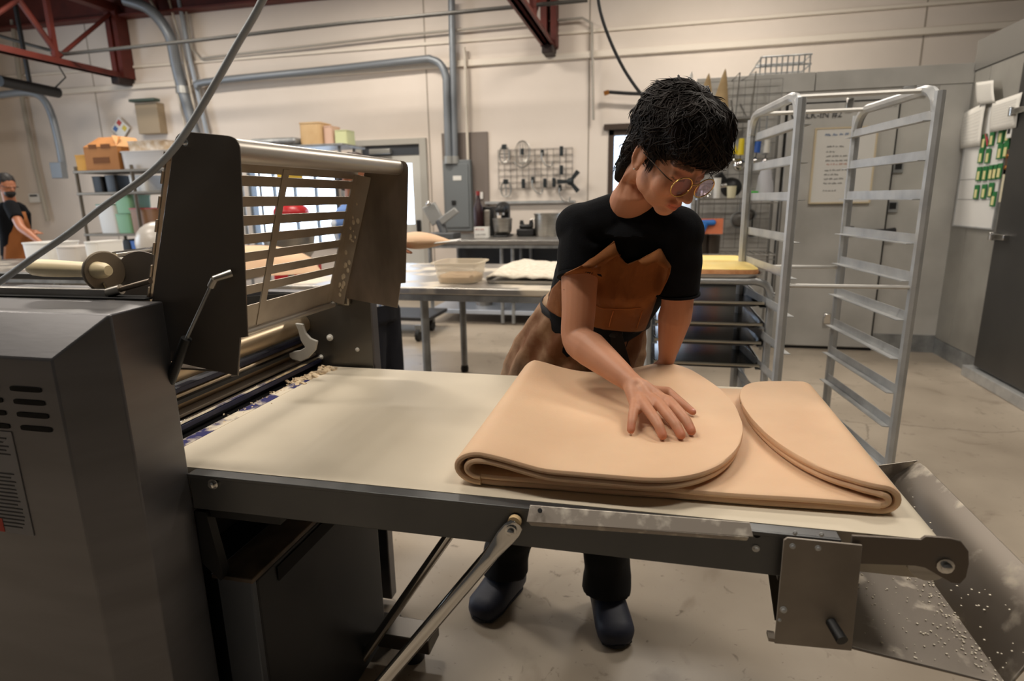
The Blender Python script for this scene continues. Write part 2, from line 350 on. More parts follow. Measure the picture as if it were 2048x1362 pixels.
obj('switch_box', G().box(-8.8126, -8.6084, 7.5, 7.6, 1.8421, 2.0726), pipem, bev=.008, label='small grey switch box under the far left bent conduit', cat='switch box')
conduit([(-9.8497, 8.22, 4.2704), (-9.9509, 8.22, 3.1057), (-9.9479, 8.22, 2.1025), (-9.8986, 8.22, 1.1989)], .035, M('beige_pipe', '#a49c8e', .6), 'beige vertical pipe behind the far left bent conduit')
th = thing('thermostat', (-10.1362, 8.25, 1.5778), 'small white wall thermostat beside the beige pipe at far left', 'thermostat')
_w = (-10.2413, -10.0107, 1.5045, 1.6505)
obj('cover', G().box(_w[0], _w[1], 8.24, YB, _w[2], _w[3]), white, th, bev=.006); obj('screen', G().box(_w[0]+.04, _w[1]-.04, 8.235, 8.24, _w[3]-.05, _w[3]-.02), ink, th)
_w = (-7.7626, -7.365, 2.4942, 2.9383)
jb = thing('junction_box', (_w[0], 8.2, _w[2]), 'beige metal junction box mounted high on the left wall', 'junction box')
obj('body', G().box(_w[0], _w[1], 8.15, YB, _w[2], _w[3]), M('beige_box', '#a08e74', .6), jb, bev=.008)
obj('visor', G().box(_w[0]-.03, _w[1]+.03, 8.08, 8.2, _w[3]+.01, _w[3]+.05), M('visor', '#3d4a40', .5), jb, bev=.005)
c = (-8.1906, 8.25, 2.6034)
hz = thing('hazard_placard', c, 'white diamond hazard placard with red mark on the left wall', 'placard')
obj('diamond', G().prism([(c[0]-.17, c[2]), (c[0], c[2]-.17), (c[0]+.17, c[2]), (c[0], c[2]+.17)], 'y', 8.25, 8.27), white, hz, smooth=False)
for dx, dz, m_ in ((0, .085, M('placard_red', '#b8413a', .6)), (-.085, 0, M('placard_blue', '#4a6ea8', .6)), (.085, 0, M('placard_yellow', '#cdb94a', .6))):
    obj('hazard_field', G().prism([(c[0]+dx-.05, c[2]+dz), (c[0]+dx, c[2]+dz-.05), (c[0]+dx+.05, c[2]+dz), (c[0]+dx, c[2]+dz+.05)], 'y', 8.244, 8.25), m_, hz, smooth=False)
# ---- breaker panel
_w = (-2.9083, -2.2533, 1.0264, 2.326)
obj('backboard', G().box(_w[0], _w[1], 8.27, YB, _w[2], _w[3]), M('brown_board', '#746a63', .7), label='tall grey brown backboard on the wall behind the breaker panel', cat='board', smooth=False)
_w = (-2.8743, -2.4805, 1.003, 1.9634)
bp = thing('breaker_panel', ((_w[0]+_w[1])/2, 8.27, _w[2]), 'tall grey electrical breaker panel below two fat conduits', 'breaker panel')
obj('cabinet', G().box(_w[0], _w[1], 8.17, 8.27, _w[2], _w[3]), panelm, bp, bev=.008)
obj('door', G().box(_w[0]+.03, _w[1]-.03, 8.155, 8.17, _w[2]+.05, _w[3]-.05), panelm, bp, bev=.005)
obj('nameplate', G().box(_w[0]+.15, _w[0]+.27, 8.15, 8.156, _w[3]-.27, _w[3]-.21), white, bp)
obj('latch', G().box(_w[0]+.12, _w[0]+.18, 8.14, 8.156, _w[3]-.6, _w[3]-.54), black, bp, bev=.004)
_w = (-2.4333, -2.3321, 1.4375, 1.5321)
obj('outlet', G().box(_w[0], _w[1], 8.25, 8.27, _w[2], _w[3]), white, bev=.004, label='white wall outlet on the brown backboard', cat='outlet')
obj('wall_rail', G().box(-2.3029, -1.0489, 8.24, YB, 1.3682, 1.4016), alu, label='thin metal rail on the wall below the tool grid', cat='rail')
# black hose on the wall right of the grid
hs = thing('wall_hose', (-0.6394, 8.2, 2.7135), 'black hose with brass end fixed level on the wall above the window', 'hose')
obj('hose', G().tube([(-0.6171, 8.15, 2.7224), (-0.3438, 8.15, 2.6904), (0.0097, 8.15, 2.6661), (0.3201, 8.15, 2.6614)], .022, 8, 4), rubber, hs)
obj('brass_end', G().tube([(-0.6793, 8.15, 2.7079), (-0.6171, 8.15, 2.7224)], .03, 10), M('brass', '#a9713a', .35, .9), hs)
obj('cover', G().tube([(0.0683, 8.12, 2.693), (0.1865, 8.12, 2.7097), (0.2939, 8.12, 2.6868)], .03, 8), M('red_brown', '#5a2f26', .6), hs)
cb = thing('hanging_cable', (-0.4319, 4.5, 2.849), 'thin black cable swooping from the roof down behind the worker head', 'cable')
obj('cable', G().tube([(-0.4385, 4.5, 2.8496), (-0.412, 4.5, 2.6639), (-0.3337, 4.5, 2.4556), (-0.2169, 4.5, 2.242), (-0.0592, 4.5, 2.0468), (0.1263, 5.0, 1.9561), (0.4434, 5.93, 1.8381)], .011, 8, 5), rubber, cb)

# ------------------------------------------------------------------ walk-in cooler (part of the building shell)
CX0, CX1, CY = .33, 2.53, 6.05
cl = thing('cold_room', (CX0, CY, 0), 'grey galvanised walk-in cold room with whiteboard doors at right', 'cold room')
obj('wall_panel', G().box(CX0, CX1, CY, YB-.02, 0, 2.3), galv, cl, smooth=False, bev=.003)
for a, b in ((CX0, 1.3136), (1.3136+.006, CX1+.02)):
    obj('fascia_band', G().box(a, b, CY-.015, CY+.3, 2.3, 2.455), galv, cl, smooth=False, bev=.002)
px = [CX0, .80, 1.10, 2.0, 2.28, CX1]
for a, b in zip(px[:-1], px[1:]):
    if a != 1.10: obj('panel', G().box(a+.003, b-.003, CY-.008, CY, .12, 2.296), galv, cl, smooth=False, bev=.002)
obj('kick_plate', G().box(2.0, CX1, CY-.018, CY, 0, .16), alud, cl, smooth=False)
# big leaf
dl = obj('cold_room_door', G().box(1.115, 1.985, CY-.05, CY-.008, .03, 2.19), galv, cl, bev=.006)
gk = M('gasket', '#1c1a18', .8)
obj('gasket', G().box(1.098, 1.112, CY-.03, CY-.004, .0, 2.2).box(1.988, 2.002, CY-.03, CY-.004, 0, 2.2).box(1.1, 2.0, CY-.03, CY-.004, 2.193, 2.205).box(1.1, 2.0, CY-.03, CY-.004, 0, .026), gk, dl, smooth=False)
textmesh('lettering', 'WALK-IN #2', .075, ink, dl, (1.1278, 5.99, 2.0715), (1, 0, 0), (0, 0, 1))
obj('lettering', (lambda g: (scribble(g, (1.8439, 5.99, 2.1366), (1, 0, 0), (0, 0, 1), .13, .03, .002, 4), g)[1])(G()), ink, dl)
for z0 in (2.12, .25):
    obj('hinge', G().box(1.5919-.03, 1.5919+.03, CY-.09, CY-.05, z0, z0+.1), chrome, dl, bev=.008)
hd = (1.9747, 5.95, 1.1001)
obj('door_latch', G().tube([(hd[0]-.25, 5.97, hd[2]), (hd[0], 5.95, hd[2]), (hd[0]+.08, 5.96, hd[2])], [.012, .018, .03], 10).box(hd[0]-.33, hd[0]-.24, 5.98, 6.0, hd[2]-.04, hd[2]+.04), M('latch_dark', '#2a2a2b', .4, .6), dl)

for nm, b in (('upper', (2.0006, 2.0823, 1.5922, 1.7135)), ('lower', (1.9935, 2.0765, 1.2564, 1.3511))):
    t = obj('temperature_gauge', G().box(b[0], b[1], CY-.03, CY-.008, b[2], b[3]), alud, cl, bev=.004)
    obj('gauge_screen', G().box(b[0]+.015, b[1]-.015, CY-.033, CY-.029, b[2]+.03, b[3]-.01), black, t, smooth=False)
for b in ((2.0069, 2.0864, 2.2076, 2.2991), (2.1045, 2.1834, 2.2066, 2.3016)):
    obj('control_plate', G().box(b[0], b[1], CY-.03, CY-.008, b[2], b[3]), alu, cl, bev=.006)
b = (1.3517, 1.8238, 1.3532, 1.9738)
wbd = thing('whiteboard', ((b[0]+b[1])/2, 5.99, b[2]), 'white list board with handwritten notes hung on the cold room door', 'whiteboard')
obj('board', G().box(b[0], b[1], 5.975, 5.998, b[2], b[3]), whiteb, wbd, smooth=False)
obj('board_frame', G().box(b[0]-.012, b[1]+.012, 5.968, 5.998, b[2]-.012, b[2]).box(b[0]-.012, b[1]+.012, 5.968, 5.998, b[3], b[3]+.012).box(b[0]-.012, b[0], 5.968, 5.998, b[2], b[3]).box(b[1], b[1]+.012, 5.968, 5.998, b[2], b[3]), M('cream_frame', '#c9b999', .5), wbd, smooth=False)
bi = M('marker_blue', '#4a6f9c', .7); ri = M('marker_red', '#b8654f', .7)
def lines(par, x0, x1, y, rows, mat, h=.022, seed=3, t=.0022):
    g = G()
    for i, (z, f0, f1) in enumerate(rows): scribble(g, (x0+(x1-x0)*f0, y, z), (1, 0, 0), (0, 0, 1), (x1-x0)*(f1-f0), h, t, seed+i)
    return obj('handwriting', g, mat, par)
H_ = b[3]-b[2]
lines(wbd, b[0], b[1], 5.9735, [(b[3]-.05, .15, .55), (b[3]-.05, .6, .8)], bi, .03, 5, .004)
lines(wbd, b[0], b[1], 5.9735, [(b[3]-H_*f, .2, e) for f, e in ((.24, .45), (.31, .35), (.37, .5), (.43, .85), (.56, .6), (.62, .45), (.68, .5), (.74, .48), (.84, .4))], ink, .018, 20, .0025)
lines(wbd, b[0], b[1], 5.9735, [(b[3]-H_*.48, .22, .55)], ri, .018, 50, .0025)
# right return wall of the cold room
RX = 2.53
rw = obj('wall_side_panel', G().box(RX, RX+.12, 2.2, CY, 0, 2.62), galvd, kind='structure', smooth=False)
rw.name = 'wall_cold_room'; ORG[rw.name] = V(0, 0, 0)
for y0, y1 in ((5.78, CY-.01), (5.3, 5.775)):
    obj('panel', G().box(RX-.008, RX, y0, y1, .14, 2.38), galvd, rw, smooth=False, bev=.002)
obj('fascia_band', G().box(RX-.015, RX, 2.2, CY-.01, 2.39, 2.62), M('fascia_dark', '#7c7a75', .5, .4), rw, smooth=False)
obj('kick_plate', G().box(RX-.014, RX, 5.3, CY-.01, 0, .135), alud, rw, smooth=False)
d2 = obj('cold_room_door', G().box(RX-.06, RX, 3.2, 5.22, .1, 2.3), M('dark_door', '#5c5b59', .45, .8, '#504f4e', 2), rw, bev=.006)
obj('door_sill', G().box(RX-.1, RX, 3.0, 5.3, 0, .085), alu, rw, bev=.006)
for z0 in (1.08, 1.95):
    obj('hinge', G().box(RX-.1, RX-.05, 5.02, 5.22, z0, z0+.04).tube([(RX-.09, 5.2, z0-.01), (RX-.09, 5.2, z0+.05)], .02, 10), chrome, d2, bev=.004)
def rwq(name, pts, mat, par, t=.004, **k):
    return obj(name, G().slab(pts, t), mat, par, smooth=False, **k)
wb2 = thing('whiteboard', (2.51, 5.6141, 1.143), 'tall whiteboard with green tags on the right cold room wall', 'whiteboard')
y0, y1 = 6.027, 5.352
obj('board', G().box(RX-.022, RX-.008, y1, y0-.05, 1.15, 2.06), whiteb, wb2, smooth=False)
obj('board_frame', G().box(RX-.028, RX-.008, y1-.012, y0-.04, 1.138, 1.15).box(RX-.028, RX-.008, y1-.012, y1, 1.15, 2.06).box(RX-.028, RX-.008, y0-.05, y0-.038, 1.15, 2.06), alu, wb2, smooth=False)
obj('ruled_line', G().box(RX-.0235, RX-.022, y1, y0-.05, 1.52, 1.523).box(RX-.0235, RX-.022, y1, y0-.05, 1.36, 1.363), ink, wb2, smooth=False)
GT = [(2.5, 5.6615, 1.8058), (2.5, 5.5471, 1.8181), (2.5, 5.4226, 1.8249), (2.5, 5.3304, 1.8304), (2.5, 5.6731, 1.6973), (2.5, 5.5654, 1.6906), (2.5, 5.4014, 1.7126), (2.5, 5.3218, 1.7177), (2.5, 5.6605, 1.5594), (2.5, 5.569, 1.5599), (2.5, 5.4819, 1.5641), (2.5, 5.4252, 1.5656), (2.5, 5.364, 1.5705), (2.5, 5.6556, 1.4204), (2.5, 5.541, 1.4232), (2.5, 5.441, 1.4335), (2.5, 5.3842, 1.3666)]
pos = ['leftmost', 'second from left', 'third from left', 'rightmost']*2+['leftmost', 'second from left', 'middle', 'fourth from left', 'rightmost']+['leftmost', 'second from left', 'third from left', 'hanging lowest at right']
rowname = ['top', 'top', 'top', 'top', 'second', 'second', 'second', 'second', 'third', 'third', 'third', 'third', 'third', 'bottom', 'bottom', 'bottom', 'bottom']
for i, p in enumerate(GT):
    t = thing('name_tag', (RX-.03, p[1], p[2]-.05), 'green card tag in the %s row on the tall whiteboard, %s' % (rowname[i], pos[i]), 'tag', 'green tags on the whiteboard')
    obj('card', G().box(RX-.034, RX-.028, p[1]-.035, p[1]+.035, p[2]-.055, p[2]+.055), greent, t, smooth=False)
    obj('slip', G().box(RX-.036, RX-.034, p[1]-.018, p[1]+.018, p[2]-.045, p[2]+.02), yellowt, t, smooth=False)
obj('marker_pen', G().tube([(2.5, 5.6486, 1.8606), (2.5, 5.5893, 1.7665)], .008, 8), M('pen_red', '#a02a3a', .5), label='red marker pen clipped on the tall whiteboard above the green tags', cat='pen')
def sheet(pts, label, bend=.03, seed=1):
    P = [V(p) for p in pts]; rows = []; g = G()
    for i in range(7):
        a = P[0].lerp(P[3], i/6); c = P[1].lerp(P[2], i/6)
        rows.append([a.lerp(c, j/6)+V(-bend*(sin(i/6*pi)*.5+(j/6)**2*.6)-.0, 0, 0) for j in range(7)])
    g.grid(rows); o = obj('notice_sheet', g, paper, label=label, cat='paper')
    s_ = o.modifiers.new('t', 'SOLIDIFY'); s_.thickness = .001
    gl = G()
    for k in range(9):
        f = .16+k*.085; a = P[0].lerp(P[3], f); c = P[1].lerp(P[2], f); r = (c-a)
        gl.tube([a+r*(.12+.76*q/6)+V(-bend*(sin(f*pi)*.5+((.12+.76*q/6)**2)*.6)-.004, 0, 0) for q in range(7)], .0008, 4)
    obj('printed_lines', gl, M('print_grey', '#a5a2a0', .9), o)
sheet([(2.49, 6.077, 2.0619), (2.49, 5.6821, 2.1083), (2.49, 5.6748, 1.7734), (2.49, 6.0127, 1.7795)], 'creased white notice sheet hanging lowest over the top left of the tall whiteboard', .012)
sheet([(2.47, 5.8663, 2.2749), (2.47, 5.5798, 2.2441), (2.47, 5.5054, 2.0734), (2.47, 5.7855, 2.0942)], 'small white notice topmost above the tall whiteboard', .01)
sheet([(2.47, 5.5571, 2.0807), (2.47, 5.1555, 2.0929), (2.47, 5.1627, 1.8592), (2.47, 5.5315, 1.8616)], 'white notice sheet pinned right of the creased one above green tags', .01)
for i, (p, mt, n) in enumerate((((2.46, 5.1323, 1.8464), white, 'small white control box with dark display beside the tall whiteboard'), ((2.46, 5.1342, 1.6308), M('brown_plate', '#4e3b2a', .6), 'small brown double switch plate right of the green tags'), ((2.46, 5.1394, 1.483), M('cream_note', '#c8bfa4', .8), 'cream note taped below the brown switch plate'))):
    o = obj(['control_box', 'switch_plate', 'taped_note'][i], G().box(RX-.06+.02*(i > 0), RX, 5.225, 5.29, p[2]-[.05, .09, .14][i], p[2]+[.05, .09, .1][i]), mt, bev=.003, label=n, cat=['control box', 'switch', 'note'][i])
    if i == 0: obj('display', G().box(RX-.062, RX-.059, 5.24, 5.275, p[2]-.02, p[2]+.03), black, o)
    if i == 1: obj('switch', G().lathe((RX-.04, 5.258, p[2]+.04), [(.018, 0), (.012, .012)], 10, (-1, 0, 0)).lathe((RX-.04, 5.258, p[2]-.04), [(.018, 0), (.012, .012)], 10, (-1, 0, 0)), M('brass', '#a9713a', .35, .9), o)
# basket on top
b = (0.8326, 1.293, 2.5311, 2.6228); b = (b[0], b[1], 2.464, b[3])
g = G()
for z in (b[2], (b[2]+b[3])/2, b[3]):
    g.tube([(b[0]+(.05 if z == b[3] else 0), 6.15, z), (b[1], 6.15, z), (b[1], 6.5, z), (b[0]+(.05 if z == b[3] else 0), 6.5, z), (b[0]+(.05 if z == b[3] else 0), 6.15, z)], .008, 6)
for i in range(10):
    x = b[0]+.04+(b[1]-b[0]-.05)*i/9; g.tube([(x, 6.15, b[2]), (x, 6.15, b[3])], .006, 6)
bk = obj('wire_basket', g, alud, label='grey wire basket lying on top of the cold room', cat='basket')
# ------------------------------------------------------------------ wire shelving and hanging tools left of the cold room door
wr = M('wire', '#8d8b87', .4, .8)
SX0, SX1, SY0, SY1 = .36, 1.02, 5.5, 5.9
ws = thing('wire_shelving', (SX0, SY1, 0), 'tall chrome wire shelving unit in front of the cold room', 'shelving')
ZS = [.22, 0.925, 1.398]
for x in (SX0, SX1):
    for y in (SY0, SY1): obj('post', G().tube([(x, y, 0), (x, y, 1.45 if y == SY0 else 2.2)], .012, 8), wr, ws)
for z in ZS:
    g = G().tube([(SX0, SY0, z), (SX1, SY0, z), (SX1, SY1, z), (SX0, SY1, z), (SX0, SY0, z)], .007, 6).tube([(SX0, SY0, z-.035), (SX1, SY0, z-.035)], .005, 6)
    for i in range(1, 12): g.tube([(SX0+(SX1-SX0)*i/12, SY0, z), (SX0+(SX1-SX0)*i/12, SY1, z)], .0035, 4)
    obj('shelf', g, wr, ws)
tg = thing('wire_grid', (SX0, SY1+.08, 1.5), 'wire grid wall panel with hanging ladles beside the cold room door', 'wire grid')
GX0, GX1, GY = .33, 1.04, 5.96
zt, zb = 2.406, .95
g = G()
for i in range(8): x = GX0+(GX1-GX0)*i/7; g.tube([(x, GY, zb), (x, GY, zt)], .004, 4)
for i in range(12): z = zb+(zt-zb)*i/11; g.tube([(GX0, GY, z), (GX1, GY, z)], .004, 4)
obj('wire', g, wr, tg)
for i, (a, b) in enumerate((((0.664, 5.8, 2.4442), (0.6197, 5.94, 2.2466)), ((0.7919, 5.8, 2.4445), (0.6973, 5.94, 2.2096)))):
    obj('bracket', G().tube([(b[0], GY, zt), a, (a[0], GY-.02, a[2]-.4), b], .006, 6), wr, tg)
# tan and white piping cones drying point up
for i, (tip, base, rad, mt, n) in enumerate((((0.2649, 5.7, 2.4574), (0.2276, 5.7, 2.2114), .055, white, 'white pointed piping bag standing behind the worker head, leftmost of three'), ((0.4041, 5.7, 2.4373), (0.38, 5.7, 2.1352), .075, M('tan_cloth', '#b39a72', .8, 0, '#a08760', 10), 'tan pointed piping bag, the middle of the three above the worker head'), ((0.5349, 5.7, 2.4647), (0.5043, 5.7, 2.1053), .075, M('tan_cloth'), 'tallest tan pointed piping bag, rightmost of the three above the worker head'))):
    t, b_ = V(tip), V(base)
    g = G(); g.loft([(b_.lerp(t, k/8), V(rad*(1-(k/8))**.8+.002, 0, 0), V(0, .6*rad*(1-k/8)**.8+.002, 0)) for k in range(9)], 14)
    o = obj('piping_bag', g, mt, label=n, cat='piping bag', group='piping bags')
b = (0.462, 5.8, 2.0702)
obj('bag_rack', G().box(.40, .78, 5.62, 5.94, b[2]-.02, b[2]), wr, label='small wire rack holding the piping bags', cat='rack')
def ladle(px, top, ball, r, col, n, seed=0):
    t = thing('ladle', top, n, 'ladle', 'ladles on the wire grid')
    T, B = V(top), V(ball)
    w_ = .026; m = M('handle_'+col[1:], col, .4)
    obj('handle', G().tube([T, T.lerp(B, .62)], [w_*.9, w_*1.15], 10), m, t)
    obj('shaft', G().tube([T.lerp(B, .6), B], .006, 8), chrome, t)
    obj('bowl', G().ell(B, r, r*.8, r, 16, 10), chrome, t)
    return t
ladle(0, (0.7162, 5.8, 1.9068), (0.7104, 5.8, 1.6852), .055, '#d8c022', 'yellow handled scoop hanging left of the rack post')
ladle(0, (0.6712, 5.82, 1.8768), (0.6563, 5.82, 1.7216), .03, '#c9b420', 'small yellow handled scoop nearest the worker hair')
ladle(0, (0.8557, 5.8, 1.8975), (0.8363, 5.8, 1.7152), .03, '#1f4f9e', 'blue handled scoop hanging right of the rack post')
ladle(0, (0.8253, 5.84, 1.8938), (0.7994, 5.84, 1.7354), .022, '#1f6b4a', 'dark green handled scoop beside the blue one')
ladle(0, (0.9254, 5.8, 1.8867), (0.9182, 5.8, 1.7128), .03, '#c9c6bd', 'white handled scoop beside the blue one')
for i, (p, dz, n) in enumerate((((0.582, 5.8, 2.1387), .22, 'steel whisk hanging under the piping bags'), ((0.6677, 5.8, 2.0817), .18, 'steel turner hanging between the piping bags and the yellow scoop'), ((0.8509, 5.8, 2.0736), .2, 'steel spoon hanging above the blue scoop'), ((0.9099, 5.8, 2.0912), .24, 'steel skimmer hanging rightmost above the white scoop'))):
    t = thing('utensil', p, n, 'utensil', 'steel utensils on the wire grid')
    P = V(p); obj('handle', G().tube([P, P-V(0, 0, dz)], .007, 6), alud, t)
    obj('head', [G().ell(P-V(0, 0, dz+.04), .03, .02, .055), G().box(P.x-.03, P.x+.03, P.y-.004, P.y+.004, P.z-dz-.09, P.z-dz), G().ell(P-V(0, 0, dz+.03), .025, .012, .04), G().lathe(P-V(0, .01, dz+.04), [(.05, 0), (.045, .01)], 14, (0, 1, 0))][i], alud, t)
z2 = ZS[2]+.006; z1 = ZS[1]+.006
t = thing('hand_mixer', (0.6576, 5.7, 1.4208), 'black hand blender lying on the upper wire shelf', 'mixer')
p = (0.6419, 5.7, 1.4721)
obj('body', G().ell((p[0], 5.7, z2+.09), .09, .08, .085, 18, 10).tube([(p[0]-.06, 5.68, z2+.12), (p[0]-.12, 5.66, z2+.2)], .04, 10), black, t)
obj('collar', G().tube([(p[0]-.13, 5.6, z2+.1), (p[0]-.05, 5.6, z2+.11)], .022, 10), chrome, t)
def cup(name, x, y, z, r, h, mat, label, cat, rb=None, group=None):
    return obj(name, G().lathe((x, y, z), [(rb or r*.85, 0), (r, h), (r*.93, h), ((rb or r*.85)*.93, .006)], 18), mat, label=label, cat=cat, group=group)
cup('paper_cup', 0.6314, 5.56, z2, .04, .1, M('cream_cup', '#cfc8a8', .6), 'cream paper cup on the front edge of the upper wire shelf', 'cup')
cup('plastic_tube', 0.516, 5.6, z2, .032, .17, white, 'white upright plastic container beside the face on the upper wire shelf', 'container')
g = G()
for k in range(7):
    a = pi*k/7; g.tube([V(0.4086, 5.6, z2+.06)+V(cos(a)*.06*sin(q*pi/8), sin(a)*.06*sin(q*pi/8), .055*cos(q*pi/8)) for q in range(9)], .003, 5)
t = thing('balloon_whisk', (0.4086, 5.6, z2), 'round wire whisk on the upper wire shelf right behind the glasses', 'whisk'); obj('wires', g, chrome, t); obj('handle', G().tube([(0.4086, 5.66, z2+.012), (0.4086, 5.8, z2+.012)], .01, 8), chrome, t)
t = thing('green_scrubber', (0.8068, 5.6, 1.4347), 'bright green sponge on the upper wire shelf seen through the rack', 'sponge')
p = (0.8068, 5.6, 1.4347)
obj('sponge', G().box(p[0]-.045, p[0]+.045, 5.57, 5.63, z2, z2+.055), M('sponge_green', '#3f9a3a', .9, bump=.4, bscale=90), t, bev=.01)
p = (0.934, 5.65, 1.4451)
g = G()
rr = random.Random(4); rows = []
for i in range(8):
    a0 = i/7; rows.append([V(p[0]-.02+cos(2*pi*k/12)*(.05*(1-a0)**.6+.02)*(1+.2*rr.random()), 5.68+sin(2*pi*k/12)*(.07*(1-a0)+.015), z2+.0+.3*a0) for k in range(12)])
g.grid(rows, True); g.f += [tuple(range(12))[::-1], tuple(84+k for k in range(12))]
obj('plastic_bag', g, M('clear_bag', '#c6c6cc', .35, alpha=.6), label='crumpled clear plastic bag slumped on the upper wire shelf', cat='bag')
for i, (px_, r, h, n) in enumerate(((0.3996, .07, .17, 'steel canister at left on the lower wire shelf'), (0.5053, .065, .16, 'steel canister right of the first on the lower wire shelf'))):
    cup('canister', px_, 5.6+.02*i, z1, r, h, M('dark_can', '#6b625a', .35, .8), n, 'canister', r*.95, 'steel canisters')
t = thing('sheet_sign', (0.4487, 5.48, 1.1059), 'orange sheet hanging on the wire shelving beside the black sleeve', 'sign')
b = (0.3173, 0.5715, 1.1059, 1.2368)
obj('sheet', G().box(b[0], b[1], 5.475, 5.48, b[2], b[3]), M('orange_sheet', '#e0825c', .8), t, smooth=False)
gp = (0.4388, 5.46, 1.183)
gl_ = thing('rubber_glove', gp, 'blue rubber glove hung over the orange sheet', 'glove')
p = V(gp)
obj('glove', G().cap(p+V(-.05, 0, .02), .022, p+V(.05, 0, .02), .024).cap(p+V(-.02, 0, 0), .028, p+V(-.06, 0, -.12), .02).cap(p+V(-.06, 0, -.1), .016, p+V(-.08, 0, -.16), .012), M('blue_rubber', '#2a74c8', .5), gl_)
for i, (q, s_, n) in enumerate((((0.7505, 5.9, 1.2069), .07, 'round steel sieve hanging on the grid below the upper wire shelf'), ((0.8418, 5.9, 1.2506), .05, 'small steel strainer hanging on the grid behind the rack post'), ((0.8656, 5.9, 1.0941), .045, 'black handled strainer hanging low on the grid'))):
    t = thing('strainer', q, n, 'strainer', 'strainers on the grid')
    g = G(); Q = V(q)
    g.tube([Q+V(s_*cos(a*pi/8), 0, s_*sin(a*pi/8)) for a in range(17)], .006, 6)
    obj('rim', g, alud, t); obj('mesh', G().ell(Q+V(0, .02, 0), s_*.95, .03, s_*.95, 14, 8), M('mesh_steel', '#6f6c68', .5, .7), t)
    obj('handle', G().tube([Q+V(0, 0, s_), Q+V(0, 0, s_+.12)], .007, 6), alud if i < 2 else black, t)

# ------------------------------------------------------------------ back counter
KX0, KX1, KY0, KY1, KZ = -2.62, .2, 6.6, 7.9, .98
ct = thing('back_counter', ((KX0+KX1)/2, 7.2, 0), 'long steel counter on casters along the wall under the tool grid', 'counter')
obj('worktop', G().box(KX0, KX1, KY0, KY1, KZ-.05, KZ), steelx, ct, bev=.006)
obj('apron_rail', G().box(KX0+.02, KX1-.02, KY0+.02, KY0+.05, KZ-.09, KZ-.05), alud, ct, smooth=False)
obj('undershelf', G().box(KX0+.05, KX1, KY0+.05, KY1-.1, .12, .17), M('shelf_bluish', '#bfc8d6', .35, .4), ct, bev=.005)
for x in (KX0+.08, -1.68, -1.55, KX1-.1):
    for y in (KY0+.06, KY1-.2):
        obj('leg', G().tube([(x, y, .02), (x, y, KZ-.05)], .022, 10), alud, ct)
obj('back_panel', G().box(KX0+.05, KX1, KY1-.14, KY1-.12, .2, .86), M('dark_back', '#3f4246', .6), ct, smooth=False)
def on(px_, y): return px_
zK = KZ+.001
# items on the counter
t = thing('sign_box', (-2.0128, 7.0, 1.0627), 'small white box with red and black print on the counter', 'box')
b = (-2.0982, -1.9248, 1.051, 1.1799)
obj('box', G().box(b[0], b[1], 7.0, 7.08, zK, zK+(b[3]-b[2])), white, t, bev=.002)
for zz, mt in ((.1, M('print_red', '#b05048', .8)), (.04, ink)):
    g = G(); scribble(g, (b[0]+.015, 6.999, zK+zz), (1, 0, 0), (0, 0, 1), .11, .02, .003, int(zz*100)); obj('print', g, mt, t)
p = -2.1528
t = thing('dispenser_bottle', (p, 7.4, zK), 'tall dark red bottle with white label beside the breaker panel', 'bottle')
obj('bottle', G().lathe((p, 7.4, zK), [(.055, 0), (.06, .02), (.06, .34), (.03, .42), (.022, .5)], 16), M('dark_red_glass', '#2a1214', .3), t)
obj('cap', G().lathe((p, 7.4, zK+.5), [(.026, 0), (.026, .05)], 12), M('red_cap', '#8a2a26', .5), t)
p = -2.0454
t = thing('coffee_maker', (p, 7.5, zK), 'black and steel upright coffee machine behind the white box', 'coffee machine')
obj('housing', G().box(p-.09, p+.07, 7.45, 7.65, zK, zK+.36), black, t, bev=.015)
obj('steel_front', G().box(p-.05, p+.03, 7.43, 7.45, zK+.1, zK+.32), steel, t, bev=.006)
p = -1.8204
t = thing('stand_mixer', (p, 7.3, zK), 'black stand mixer with steel bowl on the counter', 'mixer')
obj('bowl', G().lathe((p, 7.3, zK+.02), [(.07, 0), (.11, .04), (.125, .2), (.12, .2), (.1, .05)], 20), steel, t)
obj('head', G().ell((p, 7.35, zK+.35), .08, .16, .07, 16, 10).ell((p, 7.2, zK+.32), .06, .05, .06), black, t)
obj('column', G().box(p-.05, p+.05, 7.42, 7.52, zK, zK+.36).box(p-.09, p+.09, 7.15, 7.52, zK, zK+.02), black, t, bev=.01)
obj('trim_ring', G().lathe((p, 7.2, zK+.26), [(.05, 0), (.05, .03)], 16), chrome, t)
p = -1.5402
t = thing('kitchen_gadget', (p, 7.4, zK), 'low black kitchen gadget with knobs between mixer and pot', 'kitchen gadget')
obj('body', G().box(p-.11, p+.11, 7.3, 7.5, zK, zK+.09).box(p-.08, p+.08, 7.32, 7.48, zK+.09, zK+.14), black, t, bev=.02)
obj('knob', G().lathe((p-.06, 7.4, zK+.14), [(.03, 0), (.02, .05)], 12), black, t); obj('knob', G().lathe((p+.06, 7.4, zK+.14), [(.03, 0), (.02, .05)], 12), black, t)
p = -1.2771
t = thing('stock_pot', (p, 7.4, zK), 'large steel stock pot with rolled rim on the counter', 'pot')
obj('pot', G().lathe((p, 7.4, zK), [(.155, 0), (.16, .01), (.16, .25), (.17, .26), (.17, .27), (.15, .27), (.15, .02)], 28), steel, t)
for s_ in (-1, 1): obj('handle', G().tube([(p+s_*.16, 7.35, zK+.2), (p+s_*.2, 7.35, zK+.2), (p+s_*.2, 7.45, zK+.2), (p+s_*.16, 7.45, zK+.2)], .008, 8), chrome, t)
p = (-2.4562, 6.9, 1.1989)
t = thing('slicer', (p[0], 6.9, zK), 'tilted grey metal slicer at the left end of the counter', 'slicer')
